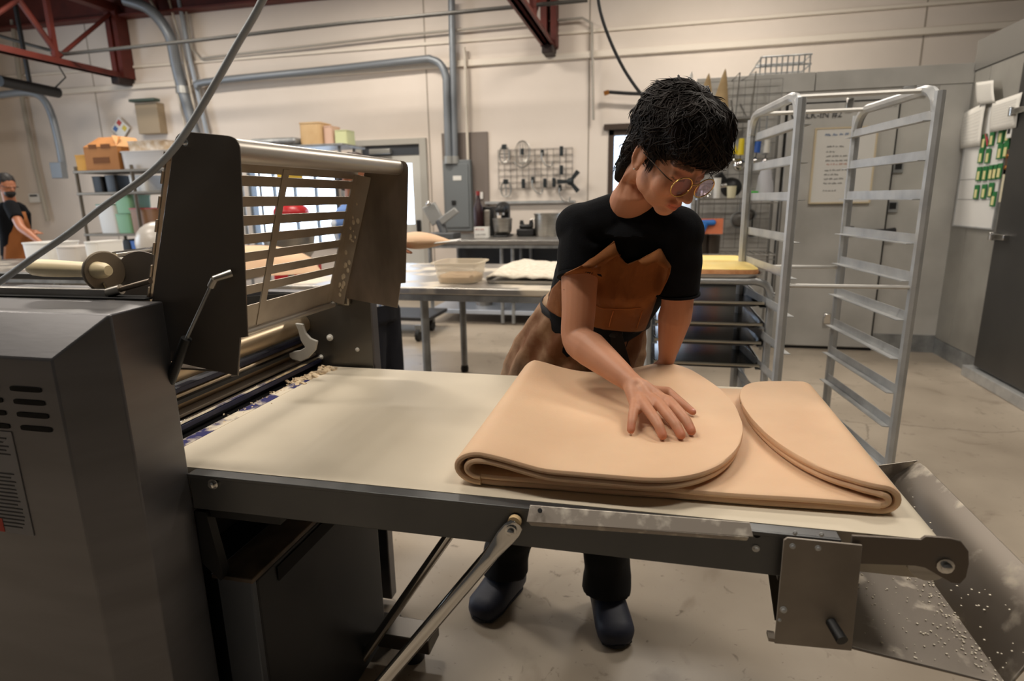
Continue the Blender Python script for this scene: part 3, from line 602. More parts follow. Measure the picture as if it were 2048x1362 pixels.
for nm, q in (('tilted_plate', [(-2.7275, 6.95, 1.3409), (-2.5715, 6.95, 1.4089), (-2.4608, 6.95, 1.2089), (-2.6107, 6.95, 1.1274)]), ('feed_arm', [(-2.5122, 6.9, 1.211), (-2.3067, 6.9, 1.3421), (-2.2596, 6.9, 1.284), (-2.4651, 6.9, 1.1404)])):
    obj(nm, G().slab(q, .05), M('slicer_grey', '#a5a6a4', .4, .6), t, bev=.008)
obj('knob', G().ell((-2.6154, 6.88, 1.3927), .03, .03, .03), chrome, t)
obj('base', G().box(p[0]-.16, p[0]+.16, 6.8, 7.1, zK, zK+.07).tube([(p[0], 6.95, zK+.05), (-2.5255, 6.97, 1.197)], .05, 10), M('slicer_dark', '#5c5e60', .5, .5), t, bev=.01)
for i, (px_, h, n) in enumerate(((-1.9986, .14, 'small steel grinder on the undershelf of the back counter'),)):
    t = thing('grinder', (px_, 7.0, .171), n, 'grinder')
    obj('body', G().lathe((px_, 7.0, .171), [(.1, 0), (.1, .12), (.05, .2), (.06, .42), (.03, .5)], 16), steel, t)
    obj('lid', G().lathe((px_, 7.0, .671), [(.04, 0), (.03, .08)], 12), black, t)
# ------------------------------------------------------------------ tool grid on wall
b = (-2.1088, -1.0922, 1.5687, 2.081)
tg2 = thing('tool_grid', ((b[0]+b[1])/2, 8.18, b[2]), 'wire tool grid of small mixer attachments on the cream wall', 'wire grid')
g = G()
for i in range(13): x = b[0]+(b[1]-b[0])*i/12; g.tube([(x, 8.285, b[2]), (x, 8.285, b[3])], .0035, 4)
for i in range(7): z = b[2]+(b[3]-b[2])*i/6; g.tube([(b[0], 8.285, z), (b[1], 8.285, z)], .0035, 4)
obj('wire', g, M('grid_wire', '#6c6862', .5, .5), tg2)
def att(kind, px_, label, s=1):
    p = V(px_); t = thing(kind, p, label, 'attachment', 'mixer attachments on the tool grid')
    dk = M('dark_steel_tool', '#33383a', .45, .6); lt = M('light_steel_tool', '#a7a49e', .35, .8)
    if kind == 'hook_block': obj('block', G().box(p.x-.022, p.x+.022, p.y-.03, p.y+.02, p.z-.06, p.z+.06), dk, t, bev=.006)
    if kind == 'whisk':
        g = G()
        for k in range(8):
            a = pi*k/8; g.tube([p+V(cos(a)*.11*sin(q*pi/8), sin(a)*.05*sin(q*pi/8)-.05, .15*cos(q*pi/8)) for q in range(9)], .005, 5)
        obj('wires', g, lt, t); obj('hub', G().box(p.x-.02, p.x+.02, p.y-.06, p.y-.02, p.z-.03, p.z+.05), dk, t)
        obj('guard', G().tube([p+V(-.12, -.05, -.12), p+V(0, -.05, -.2), p+V(.13, -.05, -.1)], .012, 6, 4), lt, t)
    if kind == 'dough_hook':
        obj('hook', G().tube([p+V(0, -.03, .08), p+V(.0, -.03, 0), p+V(.05, -.03, -.08), p+V(.12, -.03, -.1), p+V(.14, -.03, -.04)], .011, 8, 5), lt, t)
        obj('block', G().box(p.x-.02, p.x+.02, p.y-.03, p.y+.02, p.z+.04, p.z+.12), dk, t)
    if kind == 'paddle':
        obj('blade', G().tube([p+V(x, -.03, z) for x, z in ((0, .1), (.055, .04), (.07, -.04), (.04, -.12), (-.04, -.12), (-.07, -.04), (-.055, .04), (0, .1))], .011, 8, 3).tube([p+V(0, -.03, .1), p+V(0, -.03, -.12)], .009, 6).tube([p+V(-.06, -.03, -.02), p+V(.06, -.03, -.02)], .009, 6), lt, t)
        obj('hub', G().box(p.x-.03, p.x+.03, p.y-.06, p.y, p.z+.04, p.z+.1), dk, t)
    if kind == 'fan_blade':
        g = G().ell(p+V(-.04, -.04, 0), .05, .05, .05)
        for a in (50, 180, -50): g.slab([p+V(-.04, -.04, 0)+V(cos(radians(a))*r-sin(radians(a))*h, 0, sin(radians(a))*r+cos(radians(a))*h) for r, h in ((0, -.02), (.17, -.03), (.17, .03), (0, .02))], .02)
        obj('blades', g, dk, t)
    return t
for i, (k, p, n) in enumerate((('paddle', (-2.0018, 8.24, 2.0435), 'paddle attachment at the top left corner of the tool grid'), ('whisk', (-1.753, 8.24, 2.0354), 'big balloon whisk standing proud of the tool grid top'), ('dough_hook', (-1.4876, 8.24, 1.9437), 'curved dough hook in the upper middle of the tool grid'), ('hook_block', (-1.2319, 8.24, 2.0376), 'dark tool holder at the top right of the grid'), ('hook_block', (-1.2313, 8.24, 1.7954), 'dark tool holder at mid height on the right of the grid'), ('paddle', (-1.9894, 8.24, 1.5911), 'large paddle hanging from the bottom left of the tool grid'), ('hook_block', (-1.751, 8.24, 1.6324), 'dark tool holder on the bottom row, nearest the large paddle'), ('dough_hook', (-1.6199, 8.24, 1.5968), 'small curved hook on the bottom row of the tool grid'), ('hook_block', (-1.4549, 8.24, 1.6325), 'dark tool holder in the middle of the bottom row'), ('hook_block', (-1.3323, 8.24, 1.6364), 'dark tool holder on the bottom row beside the fan blade'), ('fan_blade', (-1.0671, 8.22, 1.643), 'black three-armed blade at the bottom right of the tool grid'), ('dough_hook', (-1.2508, 8.24, 1.4849), 'pale hook hanging under the right of the tool grid'))): att(k, p, n)

# ------------------------------------------------------------------ middle work table
def table(x0, x1, y0, y1, z, label, legs, shelf=None, name='work_table'):
    t = thing(name, ((x0+x1)/2, (y0+y1)/2, 0), label, 'table', 'steel work tables')
    obj('tabletop', G().box(x0, x1, y0, y1, z-.045, z), M('table_steel', '#b5b1ab', .33, .8, '#ddd3c2', 5, lo=.46, hi=.62, detail=9, rough2=.7), t, bev=.008)
    obj('edge_rail', G().box(x0+.01, x1-.01, y0+.006, y0+.03, z-.085, z-.045).box(x0+.01, x1-.01, y1-.03, y1-.006, z-.085, z-.045), alud, t, bev=.003)
    for x, y in legs:
        l = obj('leg', G().tube([(x, y, .02), (x, y, z-.045)], .027, 14), alud, t)
        obj('foot', G().lathe((x, y, 0), [(.03, 0), (.034, .03), (.027, .06)], 12), rubber, l)
    if shelf: obj('undershelf', G().box(x0+.05, x1-.05, y0+.08, y1-.08, shelf, shelf+.03), alud, t, bev=.004)
    return t
table(-2.5, -.05, 3.47, 4.88, .9, 'floury steel work table behind the worker carrying a tub of flour', [(-1.43, 3.6), (-1.5288, 4.7), (-.15, 3.6), (-.15, 4.7), (-2.4, 3.6), (-2.4, 4.7)])
table(-6.6, -3.0, 3.9, 5.0, .9, 'long steel work table at far left with white bins beneath', [(-6.4, 4.05), (-4.9, 4.05), (-3.2, 4.05), (-6.4, 4.85), (-4.9, 4.85), (-3.2, 4.85)], .3)
# casters of a cart behind the table
ca = thing('equipment_dolly', (-2.25, 6.2, 0), 'low dark dolly on black casters beyond the work table', 'dolly')
obj('deck', G().box(-3.3, -2.3, 5.9, 6.5, .17, .21), M('dolly_dark', '#2a2a2c', .6), ca, bev=.005)
for x, y in ((-2.349, 5.715), (-2.397, 6.229), (-3.1, 6.4)):
    o = obj('caster', G().tube([(x-.02, y, .065), (x+.02, y, .065)], .065, 16), rubber, ca)
    obj('fork', G().box(x-.03, x+.03, y-.02, y+.02, .1, .17), alud, o)
# tub of flour
b = (-1.4088, -1.0518, 0.8954, 1.0592)
tx0, tx1, ty0, ty1 = b[0], b[1], 3.6, 3.95
fb = thing('flour_tub', ((tx0+tx1)/2, 3.78, .901), 'translucent square tub part filled with flour on the work table', 'tub')
cx = (tx0+tx1)/2
def sqring(hx, hy, z, cy=3.77): return (V(cx, cy, z), V(hx, 0, 0), V(0, hy, 0))
zt_ = 1.035; hx = (tx1-tx0)/2*.93
tubm = M('tub_plastic', '#ddd0b8', .4, alpha=.55)
obj('tub_wall', G().loft([sqring(hx*.74, .12, .903), sqring(hx*.78, .125, .91), sqring(hx*.9, .16, zt_), sqring(hx, .18, zt_), sqring(hx, .18, zt_-.008), sqring(hx*.92, .164, zt_-.006)], 28, 5, caps=False), tubm, fb)
obj('tub_floor', G().loft([sqring(hx*.74, .12, .903), sqring(hx*.74, .12, .908)], 28, 5), tubm, fb)
rr = random.Random(3)
g = G(); rows = []
for i in range(9):
    f = i/8; rows.append([V(cx+hx*.76*f*math.copysign(abs(cos(2*pi*k/28))**.4, cos(2*pi*k/28)), 3.77+.124*f*math.copysign(abs(sin(2*pi*k/28))**.4, sin(2*pi*k/28)), .95+.018*rr.random()-.012*f) for k in range(28)])
g.grid(rows, True); n = len(g.v); g.add([V(cx+hx*.74*math.copysign(abs(cos(2*pi*k/28))**.4, cos(2*pi*k/28)), 3.77+.118*math.copysign(abs(sin(2*pi*k/28))**.4, sin(2*pi*k/28)), .909) for k in range(28)], [tuple(range(28))])
g.f += [(8*28+k, 8*28+(k+1) % 28, n+(k+1) % 28, n+k) for k in range(28)]
tag(obj('flour_heap', g, M('flour_tan', '#c2a584', .9, bump=.5, bscale=50), fb), kind='stuff')
# floured cloth on a sheet pan
sp = thing('sheet_pan', (-.78, 4.2, .901), 'shallow sheet pan covered by a flour-white dough cloth on the work table', 'pan')
def pan(par, x0, x1, y0, y1, z, mat, h=.022, name='pan_body'):
    g = G(); hx, hy = (x1-x0)/2, (y1-y0)/2; c = V((x0+x1)/2, (y0+y1)/2, 0)
    R = lambda s, zz: (c+V(0, 0, zz), V(hx-s, 0, 0), V(0, hy-s, 0))
    g.loft([R(.015, z+.003), R(.012, z), R(.004, z+h-.004), R(0, z+h-.004), R(0, z+h+.002), R(.006, z+h), R(.014, z+.003)], 32, 9, caps=False)
    g.loft([R(.014, z+.003), R(.014, z+.0031)], 32, 9)
    return obj(name, g, mat, par)
pan(sp, -1.06, -.42, 3.66, 4.75, .901, steelx)
rows = []; rr = random.Random(9)
for i in range(15):
    rows.append([V(-1.04+.6*j/14, 3.72+.98*i/14, .925+.03*sin(pi*min(1, j/3))*.5+.012*rr.random()+.02*sin(pi*i/14)) for j in range(15)])
g = G().grid(rows); o = obj('dough_cloth', g, floury, sp); s_ = o.modifiers.new('t', 'SOLIDIFY'); s_.thickness = .012; s_.offset = -1
# ------------------------------------------------------------------ short rack with pans and cake
rk = thing('pan_rack', (.26, 3.2, 0), 'short aluminium pan rack loaded with dark sheet pans and a yellow cake', 'rack')
RX0, RX1, RY0, RY1, RZ = -0.0082, 0.5291, 2.9, 3.6, 1.04
for y in (RY0, RY1):
    P = [(RX0, y, .1), (RX0, y, RZ-.12), (RX0, y, RZ-.08), (RX0+.02, y, RZ-.02), (RX0+.07, y, RZ), (RX0+.11, y, RZ), (RX1-.11, y, RZ), (RX1-.07, y, RZ), (RX1-.02, y, RZ-.02), (RX1, y, RZ-.08), (RX1, y, RZ-.12), (RX1, y, .1)]
    obj('upright_frame', G().tube(P, .017, 10, 3), alu, rk)
PZ = [0.93, 0.831, 0.745, 0.636, .45, .3]
for z in PZ:
    for x in (RX0+.012, RX1-.012):
        s_ = 1 if x < (RX0+RX1)/2 else -1
        obj('runner', G().box(min(x, x+s_*.03), max(x, x+s_*.03), RY0, RY1, z-.012, z-.009).box(x-.002, x+.002, RY0, RY1, z-.012, z+.012), alud, rk, smooth=False)
for x in (RX0, RX1):
    for y in (RY0, RY1): obj('caster', G().tube([(x-.015, y, .05), (x+.015, y, .05)], .05, 14).box(x-.02, x+.02, y-.015, y+.015, .06, .1), rubber, rk)
darkpan = M('dark_pan', '#4b4a4a', .22, .9, '#2e2d2d', 3)
panlabels = ['top empty dark sheet pan in the short rack, just under the cake', 'second empty dark sheet pan down in the short rack', 'third empty dark sheet pan down in the short rack', 'lowest visible empty sheet pan in the short rack']
for z, n in zip(PZ[:4], panlabels):
    p_ = thing('sheet_pan', ((RX0+RX1)/2, 3.2, z), n, 'pan', 'sheet pans in the short rack')
    pan(p_, RX0+.02, RX1-.02, RY0-.02, RY1+.02, z-.006, darkpan, .02)
    obj('rolled_rim', G().tube([(RX0+.03, RY0-.024, z+.014), (RX1-.03, RY0-.024, z+.014)], .007, 8), M('rim_steel', '#b0a898', .35, .9), p_)
ck = thing('cake_pan', ((RX0+RX1)/2, 3.25, RZ+.012), 'shallow aluminium pan on top of the short rack under the cake', 'pan')
pan(ck, RX0+.0, RX1-.03, RY0-.02, RY1+.05, RZ+.014, M('pale_pan', '#cfcac4', .35, .8), .018)
CK0 = RZ+.02
k = thing('sheet_cake', ((RX0+RX1)/2, 3.25, CK0), 'large yellow sponge sheet cake with browned edge on the short rack', 'cake')
g = G(); c = V((RX0+RX1)/2-.015, 3.27, 0); hx = (RX1-RX0)/2-.03
g.loft([(c+V(0, 0, z), V(hx-s, 0, 0), V(0, .35-s, 0)) for z, s in ((CK0, .004), (CK0+.018, 0), (CK0+.03, .004))], 36, 12, caps=False)
obj('crust_edge', g, M('cake_crust', '#c98d5c', .8, 0, '#e0a878', 30, bump=.3), k)
g = G(); g.loft([(c+V(0, 0, z), V(hx-s, 0, 0), V(0, .35-s, 0)) for z, s in ((CK0+.0, .012), (CK0+.03, .0035), (CK0+.034, .012))], 36, 12)
obj('sponge_top', g, M('cake_yellow', '#f0cf72', .75, 0, '#f3d98c', 6, bump=.15, bscale=90, sss=.1), k)
# ------------------------------------------------------------------ tall empty rack
FY, BY = 2.6, 3.27
FR = (0.987, FY); FL = (0.5233, FY); BR = (0.9094, BY); BL = (0.445, BY)
TZ = 1.794
er = thing('bun_pan_rack', ((FL[0]+BR[0])/2, 2.93, 0), 'tall empty aluminium bun pan rack at right behind the table end', 'rack')
for a, b in ((FL, BL), (FR, BR)):
    A, B = V(*a, 0), V(*b, 0); d_ = (B-A).normalized()
    P = [A+V(0, 0, .12), A+V(0, 0, TZ-.14), A+d_*.004+V(0, 0, TZ-.10), A+d_*.022+V(0, 0, TZ-.045), A+d_*.055+V(0, 0, TZ-.012), A+d_*.1+V(0, 0, TZ), A+d_*.15+V(0, 0, TZ), B-d_*.15+V(0, 0, TZ), B-d_*.1+V(0, 0, TZ), B-d_*.055+V(0, 0, TZ-.012), B-d_*.022+V(0, 0, TZ-.045), B-d_*.004+V(0, 0, TZ-.10), B+V(0, 0, TZ-.14), B+V(0, 0, .12)]
    obj('side_frame', G().tube(P, .0195, 8, 3), alu, er)
def bar(a, b, z, r=.009): obj('cross_bar', G().tube([V(*a, z), V(*b, z)], r, 8), M('bright_bar', '#cfcdc8', .5, .6), er)
bar((FL[0]-.0, FY+.1), (FR[0]-.02, FY+.1), TZ); bar((BL[0]+.01, BY-.09), (BR[0]+.01, BY-.09), TZ)
bar(FL, FR, 1.064); bar(BL, BR, 1.068)
zs_ = [1.679, 1.539, 1.398, 1.233, 1.089, 0.935, 0.777, 0.634, 0.49, .31, .18]
for z in zs_:
    for (a, b, s_) in ((FL, BL, 1), (FR, BR, -1)):
        A, B = V(*a, z), V(*b, z); n_ = V(s_, 0, 0)
        g = G(); g.slab([A+n_*.013, A+n_*.045, B+n_*.045, B+n_*.013], .003)
        g.slab([A+n_*.013+V(0, 0, -.001), B+n_*.013+V(0, 0, -.001), B+n_*.013+V(0, 0, .035), A+n_*.013+V(0, 0, .035)], .003)
        obj('runner', g, alu, er, smooth=False)
for p in (FL, FR, BL, BR):
    cst = obj('caster', G().tube([(p[0]-.015, p[1], .05), (p[0]+.015, p[1], .05)], .05, 16), rubber, er)
    obj('fork', G().box(p[0]-.022, p[0]+.022, p[1]-.02, p[1]+.02, .07, .125), alud, cst)
# ------------------------------------------------------------------ left storage shelves
LX0, LX1, LY0, LY1 = -6.95, -5.3, 6.2, 6.8
sh = thing('storage_shelving', ((LX0+LX1)/2, 6.5, 0), 'brown metal storage shelving crowded with boxes and buckets at left', 'shelving')
bz = M('bronze_shelf', '#6f665a', .5, .6)
LZ = [1.85, 1.591, 1.093, 0.893, .45]
for x in (LX0+.03, LX1-.03, -6.1):
    for y in (LY0+.02, LY1-.02): obj('post', G().tube([(x, y, 0), (x, y, 1.9)], .02, 8), bz, sh)
for z in LZ: obj('shelf', G().box(LX0, LX1, LY0, LY1, z-.03, z), bz, sh, bev=.004)
b = (-6.7879, -6.2954, 1.849, 2.1848)
def crate(b, y0, y1, z, mat, label, cat, name, h=None, lid=None, group=None, inset=.06):
    x0, x1 = b[0], b[1]; h = h or (b[3]-b[2]); t = thing(name, ((x0+x1)/2, (y0+y1)/2, z), label, cat, group)
    c = V((x0+x1)/2, (y0+y1)/2, z+.001); hx, hy = (x1-x0)/2, (y1-y0)/2
    obj('body', G().loft([(c, V(hx*(1-inset), 0, 0), V(0, hy*(1-inset), 0)), (c+V(0, 0, h*.9), V(hx*.97, 0, 0), V(0, hy*.97, 0)), (c+V(0, 0, h*.9), V(hx, 0, 0), V(0, hy, 0)), (c+V(0, 0, h*.96), V(hx, 0, 0), V(0, hy, 0))], 28, 8), mat, t)
    if lid: obj('lid', G().loft([(c+V(0, 0, h*.96), V(hx*1.02, 0, 0), V(0, hy*1.02, 0)), (c+V(0, 0, h), V(hx*1.02, 0, 0), V(0, hy*1.02, 0))], 28, 8), lid, t)
    return t
card = M('cardboard', '#a8713c', .8, 0, '#9c6632', 4)
cbx = thing('cardboard_box', ((b[0]+b[1])/2, 6.4, LZ[0]), 'open brown cardboard box on top of the left storage shelving', 'box')
h = (b[3]-b[2])*.8; z = LZ[0]+.001
obj('carton', G().box(b[0], b[1], 6.25, 6.65, z, z+h), card, cbx, smooth=False)
obj('flap', G().slab([(b[0], 6.25, z+h), (b[1], 6.25, z+h), (b[1]-.05, 6.38, z+h+.12), (b[0]+.12, 6.38, z+h+.12)], .005), card, cbx, smooth=False)
obj('flap', G().slab([(b[1], 6.25, z+h), (b[1], 6.65, z+h), (b[1]-.1, 6.65, z+h+.13), (b[1]-.1, 6.3, z+h+.13)], .005), M('cardboard_light', '#d0a070', .8), cbx, smooth=False)
obj('printed_block', G().box(b[0]+.08, b[0]+.2, 6.247, 6.25, z+.25, z+.3).box(b[0]+.26, b[0]+.4, 6.247, 6.25, z+.25, z+.3).box(b[0]+.12, b[0]+.36, 6.247, 6.25, z+.08, z+.15), M('carton_print', '#6f4420', .9), cbx, smooth=False)
crate((-6.3106, -5.5792, 1.8503, 2.0672), 6.25, 6.7, LZ[0], M('grey_bin', '#b9b3ad', .5), 'wide translucent grey bin beside the open cardboard box', 'bin', 'storage_bin', lid=None)
crate((-6.233, -5.6408, 2.0636, 2.1836), 6.3, 6.7, LZ[0]+0.2168*.97, M('tan_sacks', '#b39a7a', .8, 0, '#d8cfc2', 14), 'tan folded sacks lying on the wide grey bin', 'sack', 'flour_sack', h=.12)
crate((-7.0172, -6.7917, 1.9705, 2.0525), 6.3, 6.6, LZ[0], M('orange_box', '#c8902c', .7), 'small orange and white carton left of the cardboard box', 'box', 'carton', h=.2)
crate((-6.7722, -6.4696, 1.0704, 1.425), 6.25, 6.6, LZ[2], white, 'white bucket with green lid on the left storage shelving', 'bucket', 'bucket', lid=M('lid_green', '#3f7a5c', .5), inset=.1, group='buckets')
gb = M('bucket_green', '#7fae86', .5)
bb = (-6.4851, -6.2263, 1.3499, 1.5831); b2 = (-6.5045, -6.2657, 1.0942, 1.3497)
hh = b2[3]-b2[2]
crate(b2, 6.25, 6.6, LZ[2], gb, 'lower pale green bucket of the stacked pair on the shelving', 'bucket', 'bucket', h=hh*.95, inset=.1, group='buckets')
crate(bb, 6.25, 6.6, LZ[2]+hh*.93+.002, gb, 'upper pale green bucket of the stacked pair on the shelving', 'bucket', 'bucket', h=(LZ[1]-.04-LZ[2]-hh*.93), inset=.1, group='buckets', lid=gb)
crate((-6.293, -5.8825, 1.081, 1.3822), 6.25, 6.65, LZ[2], M('amber_tub', '#8f6a4c', .5), 'brown clear tub with red lid on the storage shelving', 'tub', 'storage_tub', lid=M('lid_red', '#b03a3e', .5))
crate((-6.27, -5.9932, 1.6097, 1.7569), 6.3, 6.6, LZ[1], white, 'low white carton on the second shelf of the left shelving', 'box', 'carton', h=.2)
crate((-6.8119, -6.6467, 1.6207, 1.7873), 6.3, 6.6, LZ[1], black, 'black case at the left end of the second shelf', 'case', 'case', h=.2, group='black cases')
crate((-6.6156, -6.4376, 1.6168, 1.7942), 6.3, 6.6, LZ[1], black, 'taller black case right of the first on the second shelf', 'case', 'case', h=.21, group='black cases')
crate((-6.5578, -6.3612, 0.8963, 1.0204), 6.3, 6.6, LZ[3], black, 'black bin low on the left shelving', 'bin', 'storage_bin', h=.12)
crate((-6.348, -6.102, 0.8906, 1.0078), 6.25, 6.6, LZ[3], M('bin_blue', '#2a62b0', .5), 'bright blue bin low on the left shelving', 'bin', 'storage_bin', h=.11)
# bins standing on the far left table and floor
crate((-5.941, -5.5827, 1.1498, 1.2967), 4.6, 4.95, .901, white, 'white flour bin at the left end of the far left table', 'bin', 'flour_bin', h=.2, group='white bins')
crate((-5.4241, -5.1583, 1.049, 1.2679), 4.5, 4.85, .901, M('bin_cream', '#c4bdb5', .5), 'cream tub on the far left table below the shelving', 'bin', 'flour_bin', h=.17)
crate((-5.0224, -4.8632, 1.0197, 1.1959), 4.45, 4.75, .901, white, 'narrow white bin on the far left table nearest the sheeter', 'bin', 'flour_bin', h=.22, group='white bins')
for i, (a, bq) in enumerate(((30, 60), (86, 122), (128, 160), (172, 200))):
    x0 = [-5.9, -5.35, -4.95, -4.5][i]
    crate([x0, x0+.33, .33, .7], 4.3, 4.7, .331, white if i % 2 else M('bin_white2', '#c9c9cc', .5), ['white ingredient bin under the far left table, farthest left', 'white ingredient bin under the far left table, second from left', 'white ingredient bin under the far left table, third from left', 'white ingredient bin under the far left table, nearest the sheeter'][i], 'bin', 'ingredient_bin', h=.42, group='ingredient bins under the left table')
# bulging plastic sack beside the sheeter
p = (-4.327, 4.6, 1.1631)
g = G().ell((p[0], 4.6, 1.095), .2, .2, .19, 20, 12); o = obj('plastic_sack', g, M('clear_sack', '#b8b2aa', .3, bump=.5, bscale=12), label='bulging clear plastic sack on the far left table by the guard', cat='sack')
# things seen through the guard
p = (-3.0224, 4.35, 1.0131)
g = G(); rows = []
rr = random.Random(5)
for i in range(9):
    f = i/8; rows.append([V(-3.05+(.52*f+.02)*cos(2*pi*k/24)*(1+.06*sin(3*k)), 4.15+(.3*f+.01)*sin(2*pi*k/24), .905+.2*sqrt(max(0, 1-f*f))+.0) for k in range(24)])
g.grid(rows, True)
g.f += [tuple(8*24+k for k in range(24))]
obj('dough_mound', g, doughm, label='large pale mound of dough on the work table seen through the guard', cat='dough')
p = (-4.2032, 6.5, 1.1691)
t = thing('red_mixer', (p[0], 6.5, 0), 'red and steel spiral mixer seen through the guard slats', 'mixer')
obj('head', G().ell((p[0], 6.5, 1.3148), .2, .22, .12), M('mixer_red', '#a8141c', .35), t)
obj('bowl', G().lathe((p[0], 6.4, .75), [(.2, 0), (.27, .1), (.3, .3), (.28, .3)], 20), steel, t)
obj('base', G().box(p[0]-.2, p[0]+.2, 6.3, 6.75, 0, .75), M('mixer_red'), t, bev=.03)
b = (-5.5274, -5.0949, 1.6587, 1.9163)
obj('yellow_poster', G().box(b[0], b[1], 8.255, 8.265, b[2], b[3]), M('poster_yellow', '#e0b83a', .7), label='yellow sheet taped on the window seen through the guard', cat='poster', smooth=False)
b = (-4.666, -4.3703, 2.1782, 2.4937)
x_ = -4.3987
us = thing('upper_shelf', (-4.6, 7.7, 2.1), 'wall shelf above the guard holding cartons', 'shelf')
zU = 2.158
obj('board', G().box(-5.6, -3.9, 7.3, 7.95, zU-.03, zU), alud, us, bev=.004)
for q in (-5.5, -4.0): obj('post', G().tube([(q, 7.8, 0), (q, 7.8, zU-.03)], .02, 8), alud, us); obj('post', G().tube([(q, 7.4, 0), (q, 7.4, zU-.03)], .02, 8), alud, us)
crate((-4.5657, -4.2559, 2.1586, 2.4537), 7.4, 7.75, zU, M('kraft', '#c9ab80', .8, 0, '#bd9c70', 5), 'tall kraft carton standing on the shelf above the guard', 'box', 'carton', inset=0)
crate((-4.2441, -4.1159, 2.1504, 2.3953), 7.45, 7.7, zU, M('pinkish', '#c9a894', .8), 'narrow pinkish carton right of the kraft one', 'box', 'carton', inset=0)
crate((-4.0916, -3.9081, 2.1317, 2.3149), 7.45, 7.7, zU, M('pale_green_box', '#c3c79a', .8), 'pale green carton at the right end of the upper shelf', 'box', 'carton', inset=0)
b = (-5.2474, -4.5711, 2.1476, 2.3187)
obj('folded_tray', G().box(b[0], b[1], 7.3, 7.6, zU+.001, zU+.1), alud, label='long grey tray lying on the shelf above the guard top', cat='tray', bev=.04)

# ------------------------------------------------------------------ dough sheeter
ds = thing('dough_sheeter', (-.9, 1.3, 0), 'large stainless dough sheeter with belt table and raised slatted guard', 'dough sheeter')
# left cabinet with bevelled cover
CXR, CYF = -.95, .75
g = G()
B = [(-2.3, CYF), (CXR, CYF), (-.888, .815), (-.888, .93), (-2.3, .93)]
zf = 1.178; zt = 1.243
v = [V(-2.3, CYF, .03), V(CXR, CYF, .03), V(-.888, .815, .03), V(-.888, .93, .03), V(-2.3, .93, .03), V(-2.3, CYF, zf), V(CXR, CYF, zf), V(-.888, .815, zt), V(-.888, .93, zt+.003), V(-2.3, .93, zt+.003), V(-2.3, .815, zt)]
g.add(v, [(0, 1, 6, 5), (1, 2, 7, 6), (2, 3, 8, 7), (3, 4, 9, 8), (5, 6, 7, 10), (10, 7, 8, 9), (0, 4, 3, 2, 1), (0, 5, 10, 9, 4)])
cab = obj('near_cabinet', g, cabm, ds, bev=.003)
for i, (x0, x1, z) in enumerate([(-1.049, -.983, 1.124), (-1.047, -.981, 1.101), (-1.046, -.979, 1.078), (-1.044, -.977, 1.054), (-1.14, -1.071, 1.101), (-1.138, -1.07, 1.078), (-1.136, -1.068, 1.054), (-1.142, -1.073, 1.124)]):
    obj('vent_slot', G().loft([(V((x0+x1)/2, y, z), V((x1-x0)/2, 0, 0), V(0, 0, .0045)) for y in (.7485, .7515)], 20, 6), dkgap, cab)
lb = obj('warning_label', G().box(-1.25, -1.067, .7485, .75, .845, 1.044), M('label_grey', '#8f8f93', .6), cab, smooth=False)
g = G()
rr = random.Random(8)
for k in range(24):
    if k in (5, 6, 7, 8): continue
    z = 1.03-k*.0075; g.box(-1.24, -1.078-rr.random()*.012, .7478, .7486, z, z+.0022)
obj('fine_print', g, M('fine_print', '#4a4a4e', .8), lb, smooth=False)
obj('red_square', G().box(-1.16, -1.132, .7476, .7486, .846, .873), M('label_red', '#c0392b', .6), lb, smooth=False)
# far cabinet and frame
obj('far_cabinet', G().box(-2.3, -.868, 1.732, 1.775, .03, 1.14), cabm, ds, bev=.004)
fp = obj('far_side_plate', G().prism([(-1.32, .78), (-.875, .78), (-.865, 1.13), (-.93, 1.15), (-1.0, 1.15), (-1.32, 1.12)], 'y', 1.722, 1.73), M('plate_dark', '#6d6a65', .4, .9), ds)
for p, r in (((-1.0164, 1.715, 0.9922), .011), ((-0.9218, 1.715, 0.9558), .007), ((-1.0555, 1.715, 0.9249), .008)): bolt((p[0], 1.722, p[2]), (0, -1, 0), r, fp, white)
q = (-0.948, 1.715, 1.1218)
obj('pivot_block', G().box(q[0]-.025, q[0]+.02, 1.70, 1.722, q[2]-.02, q[2]+.035), M('pivot', '#8a8378', .3, .9), fp, bev=.006)
# rollers and scrapers between the plates
Yr = (.935, 1.72)
def along(name, x, z, r, mat, n=20): return obj(name, G().tube([(x, Yr[0], z), (x, Yr[1], z)], r, n), mat, ds)
along('upper_roller', -1.115, 1.035, .032, M('roller_steel', '#b8a58a', .35, .8)); along('lower_roller', -1.13, .955, .03, M('roller_steel'))
bl = M('scraper_blue', '#23263f', .35, .3)
for nm, a, z, hx, hz, m_ in (('scraper_bar', -1.115, .985, .012, .006, bl), ('scraper_bar', -1.10, .963, .014, .005, black), ('scraper_plate', -1.10, .935, .03, .004, M('plate_brown', '#6f655a', .45, .7)), ('scraper_bar', -1.065, .915, .012, .006, bl), ('tension_rod', -1.06, .926, .004, .004, chrome), ('trough', -1.06, .878, .035, .012, dkgap)):
    obj(nm, G().box(a-hx, a+hx, Yr[0], Yr[1], z-hz, z+hz), m_, ds, bev=.001)
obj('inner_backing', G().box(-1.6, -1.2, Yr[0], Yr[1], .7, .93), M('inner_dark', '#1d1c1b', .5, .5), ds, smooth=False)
obj('under_tray', G().box(-1.2, -.95, Yr[0], Yr[1], .68, .84), M('inner_dark'), ds, smooth=False)
